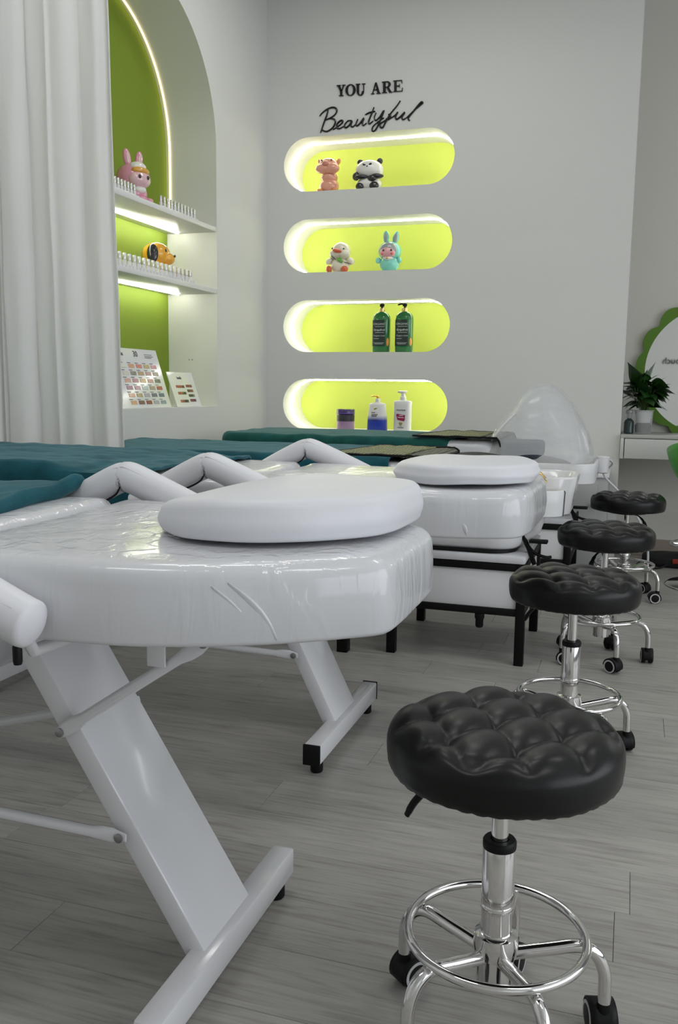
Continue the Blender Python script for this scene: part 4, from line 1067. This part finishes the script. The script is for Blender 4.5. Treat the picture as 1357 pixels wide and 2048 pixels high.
# ---- bottles
GRB = plain('green_bottle', (0.012, 0.16, 0.035), 0.15, coat=0.6); LABD = plain('dark_label', (0.012, 0.030, 0.024), 0.4); PRW = plain('label_print', (0.62, 0.66, 0.62), 0.5)
NECKG = plain('gold_neck', (0.70, 0.55, 0.25), 0.25, metal=0.8); ORN = plain('fruit_orange', (0.80, 0.33, 0.08), 0.4)
def oval(rx, ry, n=32): return [(rx*cos(2*pi*k/n), ry*sin(2*pi*k/n)) for k in range(n)]
def oloft(mb, prof, c, n=32):
    vs = []; fs = []
    for (rx, ry, z) in prof:
        for k in range(n):
            a = 2*pi*k/n; cx_, sy_ = cos(a), sin(a)
            e = 0.72; vs.append(Vector((c[0]+rx*math.copysign(abs(cx_)**e, cx_), c[1]+ry*math.copysign(abs(sy_)**e, sy_), c[2]+z)))
    for i in range(len(prof)-1):
        for k in range(n): fs.append((i*n+k, i*n+(k+1) % n, (i+1)*n+(k+1) % n, (i+1)*n+k))
    fs.append(tuple(range(n-1, -1, -1))); fs.append(tuple((len(prof)-1)*n+k for k in range(n)))
    return mb.add(vs, fs)
def green_bottle(x, z, label, noz):
    yb_ = 5.10; t = thing('shampoo_bottle', (x, yb_, z), label, 'bottle', 'green pump bottles in the third niche')
    obj('body', oloft(MB(), [(.046, .034, 0), (.051, .038, .006), (.0515, .0385, .190), (.049, .036, .208), (.040, .030, .222), (.026, .022, .230), (.018, .018, .234)], (x, yb_, z)), GRB, t, ang=50)
    def lb(u, v):
        a = radians(-145+100*u); e = .72; cx_, sy_ = cos(a), sin(a)
        return Vector((x-.003+.0522*math.copysign(abs(cx_)**e, cx_), yb_+.0392*math.copysign(abs(sy_)**e, sy_), z+.036+.150*v))
    obj('paper_label', MB().grid(lb, 16, 2), LABD, t)
    fr = yb_-.0398
    ro = (pi/2, 0, 0)
    font_text('label_text', 'ORGANIC', .016, PRW, t, (x-.003, fr, z+.157), ro, 0, .0002, 'CENTER')
    font_text('label_text', 'Grapefruit', .016, PRW, t, (x-.003, fr, z+.124), ro, .0002, .0002, 'CENTER')
    font_text('label_text', 'Organic moist', .012, PRW, t, (x-.003, fr, z+.092), ro, 0, .0002, 'CENTER')
    mb = MB()
    for zz, a, b in ((.147, -.03, .028), (.078, -.036, -.006), (.113, -.028, .026), (.054, -.036, .026), (.048, -.03, .02)): mb.box(x+a, x+b, fr-.0003, fr+.0005, z+zz, z+zz+.002)
    obj('label_lines', mb, PRW, t, smooth=False)
    obj('fruit_print', MB().ell((x+.043, yb_-.024, z+.060), (.008, .010, .024), 14, 9), ORN, t, label='orange fruit slice printed on the label edge')
    obj('neck', MB().lathe([(.018, .232), (.0185, .236), (.0185, .254), (.014, .256)], (x, yb_, z), 20), NECKG, t, label='gold neck ring')
    obj('pump', MB().lathe([(.006, .254), (.006, .262), (.013, .264), (.014, .278), (.009, .281)], (x, yb_, z), 18).tube([(x, yb_, z+.276), (x+noz*.02, yb_-.012, z+.277), (x+noz*.036, yb_-.02, z+.271)], .0045, 8), BLACKP, t, label='black pump head')
green_bottle(-1.425, fz[2]+.0005, 'green shampoo bottle with gold neck, left one of the pair', 0.5)
green_bottle(-1.288, fz[2]+.0005, 'green shampoo bottle with gold neck, right one of the pair', -1)
zf = fz[3]+.0005
LIL = plain('lilac_plastic', (0.42, 0.27, 0.45), 0.3, coat=0.3); PURP = plain('purple_lid', (0.045, 0.018, 0.14), 0.25, coat=0.5); GRLAB = plain('grey_label', (0.05, 0.045, 0.055), 0.4)
x, yb_ = -1.634, 5.085
t = thing('cream_jar', (x, yb_, zf), 'round lilac cream jar with dark lid in the bottom niche', 'jar')
obj('body', MB().lathe([(.050, 0), (.053, .004), (.053, .088)], (x, yb_, zf), 32), LIL, t)
obj('paper_label', MB().lathe([(.0535, .052), (.0535, .090)], (x, yb_, zf), 32), GRLAB, t, label='dark grey label')
obj('lid', MB().lathe([(.0545, .092), (.055, .094), (.055, .120), (.052, .124)], (x, yb_, zf), 32), PURP, t, label='purple black screw lid')
obj('lid_rim', MB().lathe([(.0556, .098), (.0556, .102)], (x, yb_, zf), 32), plain('lid_lilac', (0.22, 0.12, 0.5), 0.3), t)
BLW = gradient_z('blue_white_fade', (0.025, 0.055, 0.42), (0.80, 0.80, 0.80), 0.062, 0.092)
x = -1.437; t = thing('lotion_bottle', (x, yb_, zf), 'white pump bottle fading to blue at its base', 'bottle')
obj('body', oloft(MB(), [(.056, .036, 0), (.060, .039, .005), (.058, .038, .06), (.050, .034, .150), (.046, .030, .160), (.020, .018, .166), (.016, .016, .170)], (x, yb_, zf)), BLW, t, ang=50)
obj('neck', MB().lathe([(.015, .168), (.0155, .186), (.012, .190)], (x, yb_, zf), 18), PLASTICW, t)
obj('pump', MB().lathe([(.010, .188), (.010, .204), (.007, .206)], (x+.002, yb_, zf), 16).tube([(x, yb_, zf+.203), (x-.02, yb_-.012, zf+.205), (x-.034, yb_-.016, zf+.201)], .0035, 8), GOLD, t, label='gold pump head')
obj('emblem', MB().ell((x-.003, yb_-.0365, zf+.132), (.010, .0015, .005), 12, 8, rot=Matrix.Rotation(radians(-20), 3, 'Y')).ell((x+.002, yb_-.0365, zf+.135), (.006, .0015, .004), 12, 8), NECKG, t)
mb = MB()
for zz, a, b, d in ((.106, -.026, -.004, .038), (.094, -.026, .012, .039), (.086, -.026, .006, .0395), (.064, -.026, .016, .0405)): mb.box(x+a, x+b, yb_-d-.0004, yb_-d+.002, zf+zz, zf+zz+.004)
obj('label_lines', mb, TXT, t, smooth=False)
MAG = plain('magenta_print', (0.33, 0.015, 0.09), 0.4)
x = -1.283; t = thing('shampoo_bottle', (x, yb_, zf), 'tall white square shampoo bottle with magenta label patch', 'bottle')
obj('body', oloft(MB(), [(.048, .032, 0), (.051, .035, .004), (.051, .035, .150), (.053, .036, .172), (.048, .032, .178), (.018, .018, .182), (.016, .016, .186)], (x, yb_, zf)), PLASTICW, t, ang=50)
obj('neck', MB().lathe([(.019, .182), (.018, .200), (.013, .204), (.010, .222)], (x, yb_, zf), 18), PLASTICW, t)
obj('pump', MB().lathe([(.012, .220), (.024, .228), (.026, .234), (.020, .237)], (x, yb_, zf), 20).tube([(x, yb_, zf+.231), (x-.028, yb_-.012, zf+.230)], .006, 8), PLASTICW, t)
fr = yb_-.0362
mb = MB(); mb.add([(x-.028, fr, zf+.104), (x+.024, fr, zf+.096), (x+.022, fr, zf+.080), (x-.030, fr, zf+.088)], [(0,1,2,3)]); mb.add([(x-.028, fr, zf+.086), (x+.024, fr, zf+.078), (x+.018, fr, zf+.060), (x-.022, fr, zf+.068)], [(0,1,2,3)])
obj('label_patch', mb, MAG, t, smooth=False, label='magenta slanted label patch')
font_text('label_text', 'PANTENE', .0125, TXT, t, (x-.002, fr, zf+.120), (pi/2, 0, 0), .0002, .0002, 'CENTER')
mb = MB()
for zz, a, b in ((.092, -.012, .010), (.080, -.018, .014)): mb.box(x+a, x+b, fr-.0008, fr+.0005, zf+zz, zf+zz+.004)
obj('label_patch_lines', mb, PLASTICW, t, smooth=False)
obj('emblem', MB().ell((x-.003, fr, zf+.048), (.011, .0012, .011), 14, 8), NECKG, t)
mb = MB()
for zz, a, b in ((.032, -.012, .006), (.024, -.022, .018), (.020, -.018, .014)): mb.box(x+a, x+b, fr-.0003, fr+.001, zf+zz, zf+zz+.002)
obj('label_lines', mb, TXT, t, smooth=False)

# ================================================================== RIGHT-HAND RECESS: dresser, mirror, plant, chair
DW = plain('dresser_white', (0.62, 0.62, 0.60), 0.35)
DTOP = plain('dresser_top', (0.50, 0.50, 0.47), 0.3)
dx0, dx1, dy0, dy1 = WE+0.002, 1.25, 4.965, RY
t = thing('dresser', (0.5, 5.18, 0.59), 'white wall mounted dresser shelf with drawer below the round mirror', 'dresser')
obj('top_board', MB().bbox(dx0, dx1, dy0, dy1, 0.700, 0.718, b=0.002), DTOP, t)
obj('side_board', MB().bbox(dx0, dx0+0.018, dy0, dy1, 0.590, 0.700, b=0.002), DW, t)
obj('side_board', MB().bbox(dx1-0.018, dx1, dy0, dy1, 0.590, 0.700, b=0.002), DW, t)
obj('bottom_board', MB().bbox(dx0+0.018, dx1-0.018, dy0+0.02, dy1, 0.590, 0.604, b=0.002), DW, t)
for k in range(2):
    a = dx0+0.022+k*0.635; obj('drawer', MB().bbox(a, a+0.630, dy0+0.001, dy0+0.019, 0.592, 0.697, b=0.002), DW, t)
# mirror
MR = plain('mirror_glass', (0.90, 0.91, 0.91), 0.015, metal=1.0); MFR = plain('mirror_frame_green', (0.085, 0.20, 0.008), 0.55)
mc = (0.402, 5.36, 1.066); mrr = 0.352
t = thing('wall_mirror', (mc[0], RY-0.01, mc[2]), 'round wall mirror in a scalloped green frame', 'mirror')
def circ(r, n=96): return [(r*cos(2*pi*k/n), r*sin(2*pi*k/n)) for k in range(n)]
obj('glass', MB().prism(circ(mrr+0.004), lambda p, d: (mc[0]+p[0], d, mc[2]+p[1]), RY-0.032, RY-0.024), MR, t, smooth=False)
mb = MB(); n = 192; vs = []
def fr_r(a):
    return mrr+0.020+(0.030+0.016*max(0, sin(a)))*abs(sin(7.5*a+0.55))**0.75
ro_ = [fr_r(2*pi*k/n) for k in range(n)]
for d in (RY-0.036, RY-0.004):
    vs += [(mc[0]+ro_[k]*cos(2*pi*k/n), d, mc[2]+ro_[k]*sin(2*pi*k/n)) for k in range(n)]
    vs += [(mc[0]+mrr*cos(2*pi*k/n), d, mc[2]+mrr*sin(2*pi*k/n)) for k in range(n)]
fs = []
for k in range(n):
    j = (k+1) % n; fs += [(k, j, n+j, n+k), (2*n+k, 3*n+k, 3*n+j, 2*n+j), (k, 2*n+k, 2*n+j, j), (n+k, n+j, 3*n+j, 3*n+k)]
obj('frame', mb.add(vs, fs), MFR, t, smooth=False)
# plant
POTM = plain('basket_white', (0.62, 0.62, 0.60), 0.45); ROOT = plain('roots_brown', (0.05, 0.04, 0.025), 0.8); WATER = plain('pot_water', (0.10, 0.10, 0.085), 0.1, trans=0.4)
px_, py_ = 0.055, 5.12
t = thing('potted_plant', (px_, py_, 0.7185), 'leafy green plant in a clear water pot on the dresser', 'plant')
obj('outer_pot', MB().lathe([(.040, 0), (.043, .003), (.051, .122), (.053, .124), (.053, .128), (.050, .128), (.049, .122), (.041, .006)], (px_, py_, .7185), 28), CLEAR, t, label='clear plastic outer pot')
obj('inner_basket', MB().lathe([(.030, .058), (.036, .060), (.045, .120), (.052, .124), (.052, .127), (.044, .127)], (px_, py_, .7185), 24), POTM, t, label='white inner basket')
obj('roots', MB().lathe([(.030, .006), (.040, .010), (.043, .045), (.036, .057)], (px_, py_, .7185), 24), ROOT, t)
LEAFM = plain('leaf_dark_green', (0.014, 0.055, 0.010), 0.35, coat=0.15, spec=0.4); LEAFL = plain('leaf_mid_green', (0.030, 0.095, 0.015), 0.35, coat=0.15)
def leaf_mesh(mat):
    mb = MB()
    def fn(u, v):
        wv_ = 0.36*sin(pi*min(1, u)**0.72)*(1-u)**0.25 if u < 1 else 0
        s_ = (v-0.5)*2; return Vector((u, s_*wv_, -0.35*u*u+0.10*abs(s_)*wv_*2))
    mb.grid(fn, 9, 4); return mb.mesh('leaf', mat)
lm = [leaf_mesh(LEAFM), leaf_mesh(LEAFL)]
pr_ = random.Random(11); stems = MB()
def add_leaf(tip, base, L, mi, tilt=0.0):
    b_, q = Vector(base), Vector(tip); d = (q-b_)
    o = bpy.data.objects.new('leaf', lm[mi]); COL.objects.link(o); o.parent = t
    ze = d.to_track_quat('X', 'Z'); L = d.length
    o.rotation_euler = (ze.to_matrix() @ Matrix.Rotation(-0.30, 3, 'Y') @ Matrix.Rotation(tilt, 3, 'X')).to_euler(); o.scale = (L*1.2, L*1.6, L*0.8)
    o.location = b_-wpos(t)
    stems.tube(spline([(px_+(b_.x-px_)*0.15, py_+(b_.y-py_)*0.15, .838), ((b_.x+px_)/2, (b_.y+py_)/2, .88), b_], 4), 0.0022, 6)
key = [((-.108, 5.06, .978), (-.02, 5.10, .985)), ((-.085, 5.04, .955), (.0, 5.09, .965)), ((-.045, 5.10, 1.073), (.015, 5.11, .965)), ((.102, 5.10, 1.078), (.06, 5.11, .97)), ((.065, 5.14, 1.045), (.05, 5.13, .96)),
       ((.155, 5.10, 1.01), (.085, 5.11, .955)), ((.19, 5.09, .93), (.105, 5.1, .955)), ((.165, 5.06, .90), (.10, 5.08, .945)), ((-.055, 5.05, .90), (.01, 5.08, .93)), ((-.03, 5.04, .855), (.02, 5.07, .905)),
       ((.03, 5.02, .99), (.05, 5.09, .935)), ((.02, 5.11, 1.04), (.045, 5.12, .945)), ((-.02, 5.16, 1.02), (.03, 5.13, .935)), ((.09, 5.03, .875), (.07, 5.08, .93)), ((.13, 5.13, .87), (.085, 5.12, .93)), ((.06, 5.01, .91), (.06, 5.08, .94))]
for i, (a, b) in enumerate(key): add_leaf(a, b, 0, 1 if i in (3, 4, 5, 9) else 0, pr_.uniform(-.5, .5))
for i in range(46):
    a = pr_.uniform(0, 2*pi); z_ = pr_.uniform(.87, 1.0); r0 = pr_.uniform(.01, .05); r1 = r0+pr_.uniform(.04, .075)
    add_leaf((px_-.005+r1*cos(a)*1.15, min(5.3, py_+r1*sin(a)*.8), z_+pr_.uniform(-.05, .05)), (px_-.005+r0*cos(a), py_+r0*sin(a)*.8, z_), 0, i % 5 == 0, pr_.uniform(-.7, .7))
obj('stems', stems, plain('stem_green', (0.06, 0.12, 0.025), 0.5), t)
# glass spray bottle
SPB = plain('smoky_glass', (0.05, 0.085, 0.085), 0.12, trans=0.5)
x, yy = -0.018, 5.10
t = thing('spray_bottle', (x, yy, .7185), 'small smoky bottle with clear cap left of the plant pot', 'bottle')
obj('body', MB().lathe([(.022, 0), (.026, .004), (.026, .062), (.020, .074), (.011, .080), (.011, .086)], (x, yy, .7185), 20), SPB, t)
obj('cap', MB().lathe([(.013, .084), (.014, .088), (.014, .108), (.018, .112), (.018, .126), (.013, .130)], (x, yy, .7185), 18), plain('clear_cap', (0.45, 0.46, 0.46), 0.12, trans=0.3), t)
# green chair
CHG = plain('chair_green', (0.05, 0.36, 0.02), 0.35, coat=0.3)
cx_, cy_ = 0.405, 4.62
t = thing('salon_chair', (cx_, cy_, 0), 'bright green salon chair on a round base at the right edge', 'chair')
obj('base_disc', MB().lathe([(.205, 0), (.21, .004), (.20, .012), (.05, .024), (.03, .03)], (cx_, cy_, 0), 48), CHROME, t)
obj('pedestal', MB().lathe([(.03, .028), (.024, .05), (.024, .46), (.05, .48)], (cx_, cy_, 0), 24), CHROME, t)
fr_ = [(cx_+.19*cos(a)-.0, cy_+.15*sin(a), .205) for a in [2*pi*i/40 for i in range(40)]]
obj('foot_rest', MB().tube(fr_, .009, 10, closed=True).tube([(cx_-.19, cy_, .205), (cx_+.19, cy_, .205)], .007, 8), CHROME, t)
def shell(u, v):
    a = 2*pi*u; rr_ = 0.24*(0.50+0.50*v**0.75); f = 0.5+0.5*cos(a-pi/2)      # back rises towards the room
    z_ = 0.505+0.07*v**2+0.16*(v**2.2)*(1-f)**0.8
    return Vector((cx_+rr_*cos(a), cy_+rr_*sin(a)*0.95, z_+0.0))
o = obj('seat_shell', MB().grid(shell, 48, 14, wrapu=True).lathe([(.115, .486), (.121, .505)], (cx_, cy_, 0), 48, sy=.95), CHG, t, ang=70)
o.modifiers.new('thick', 'SOLIDIFY').thickness = 0.014
# black bag on the floor
t = thing('floor_bag', (0.28, 5.12, 0), 'flat black bag with a red patch lying under the dresser', 'bag')
bo = smooth_outline([(0.09, 5.14), (0.12, 5.06), (0.28, 5.03), (0.46, 5.05), (0.50, 5.14), (0.44, 5.21), (0.24, 5.22), (0.12, 5.20)], 60)
obj('bag_body', MB().pad(bo, 0.0, 0.066, r=0.025, dome=0.01, disp=lambda v: Vector((v.x, v.y, max(0, v.z+0.006*nz(v.x*18, v.y*18, 1) if v.z > .03 else v.z)))), plain('black_nylon', (0.006, 0.006, 0.007), 0.8), t, ang=70)
obj('red_patch', MB().bbox(0.245, 0.33, 5.022, 5.034, 0.030, 0.055, b=0.003), plain('patch_red', (0.30, 0.03, 0.012), 0.6), t, label='red patch')
obj('strap', MB().tube(spline([(0.10, 5.10, 0.03), (0.06, 5.02, 0.006), (0.11, 4.97, 0.006), (0.18, 5.0, 0.006), (0.22, 5.04, 0.02)], 5), 0.005, 8), plain('strap_black', (0.007, 0.007, 0.008), 0.8), t)
# water heater cabinet behind the farthest bed
t = thing('cabinet', (-0.26, 4.80, 0), 'light grey low cabinet between the farthest bed and the wall corner', 'cabinet')
obj('carcass', MB().bbox(-0.42, -0.100, 4.62, 4.97, 0.03, 0.515, b=0.003), CABINET, t)
obj('plinth', MB().bbox(-0.41, -0.11, 4.64, 4.96, 0, 0.032, b=0.002), BLACKP, t)
obj('door', MB().bbox(-0.412, -0.150, 4.612, 4.6205, 0.045, 0.50, b=0.002), CABINET, t)
obj('lid', MB().bbox(-0.425, -0.095, 4.605, 4.975, 0.5155, 0.530, b=0.003), PLASTICW, t)
obj('handle', MB().lathe([(.007, 0), (.007, .01), (.012, .013), (.012, .024), (.008, .026)], n=16, xf=Matrix.Translation((-0.165, 4.612, 0.375)) @ Matrix.Rotation(pi/2, 4, 'X')), BLACKP, t)
# lettering on the wall behind the camera, seen only in the mirror
tl = thing('wall_lettering', (0.4, -3.09, 1.2), 'dark touch lettering on the opposite wall, reversed in the mirror', 'lettering')
font_text('word', 'touch', 0.125, INK, tl, (0.36, -3.094, 1.36), (pi/2, 0, pi), 0.0012, 0.004, 'RIGHT')
bpy.context.view_layer.update()
print('planks', npl, 'objects', len(COL.objects))
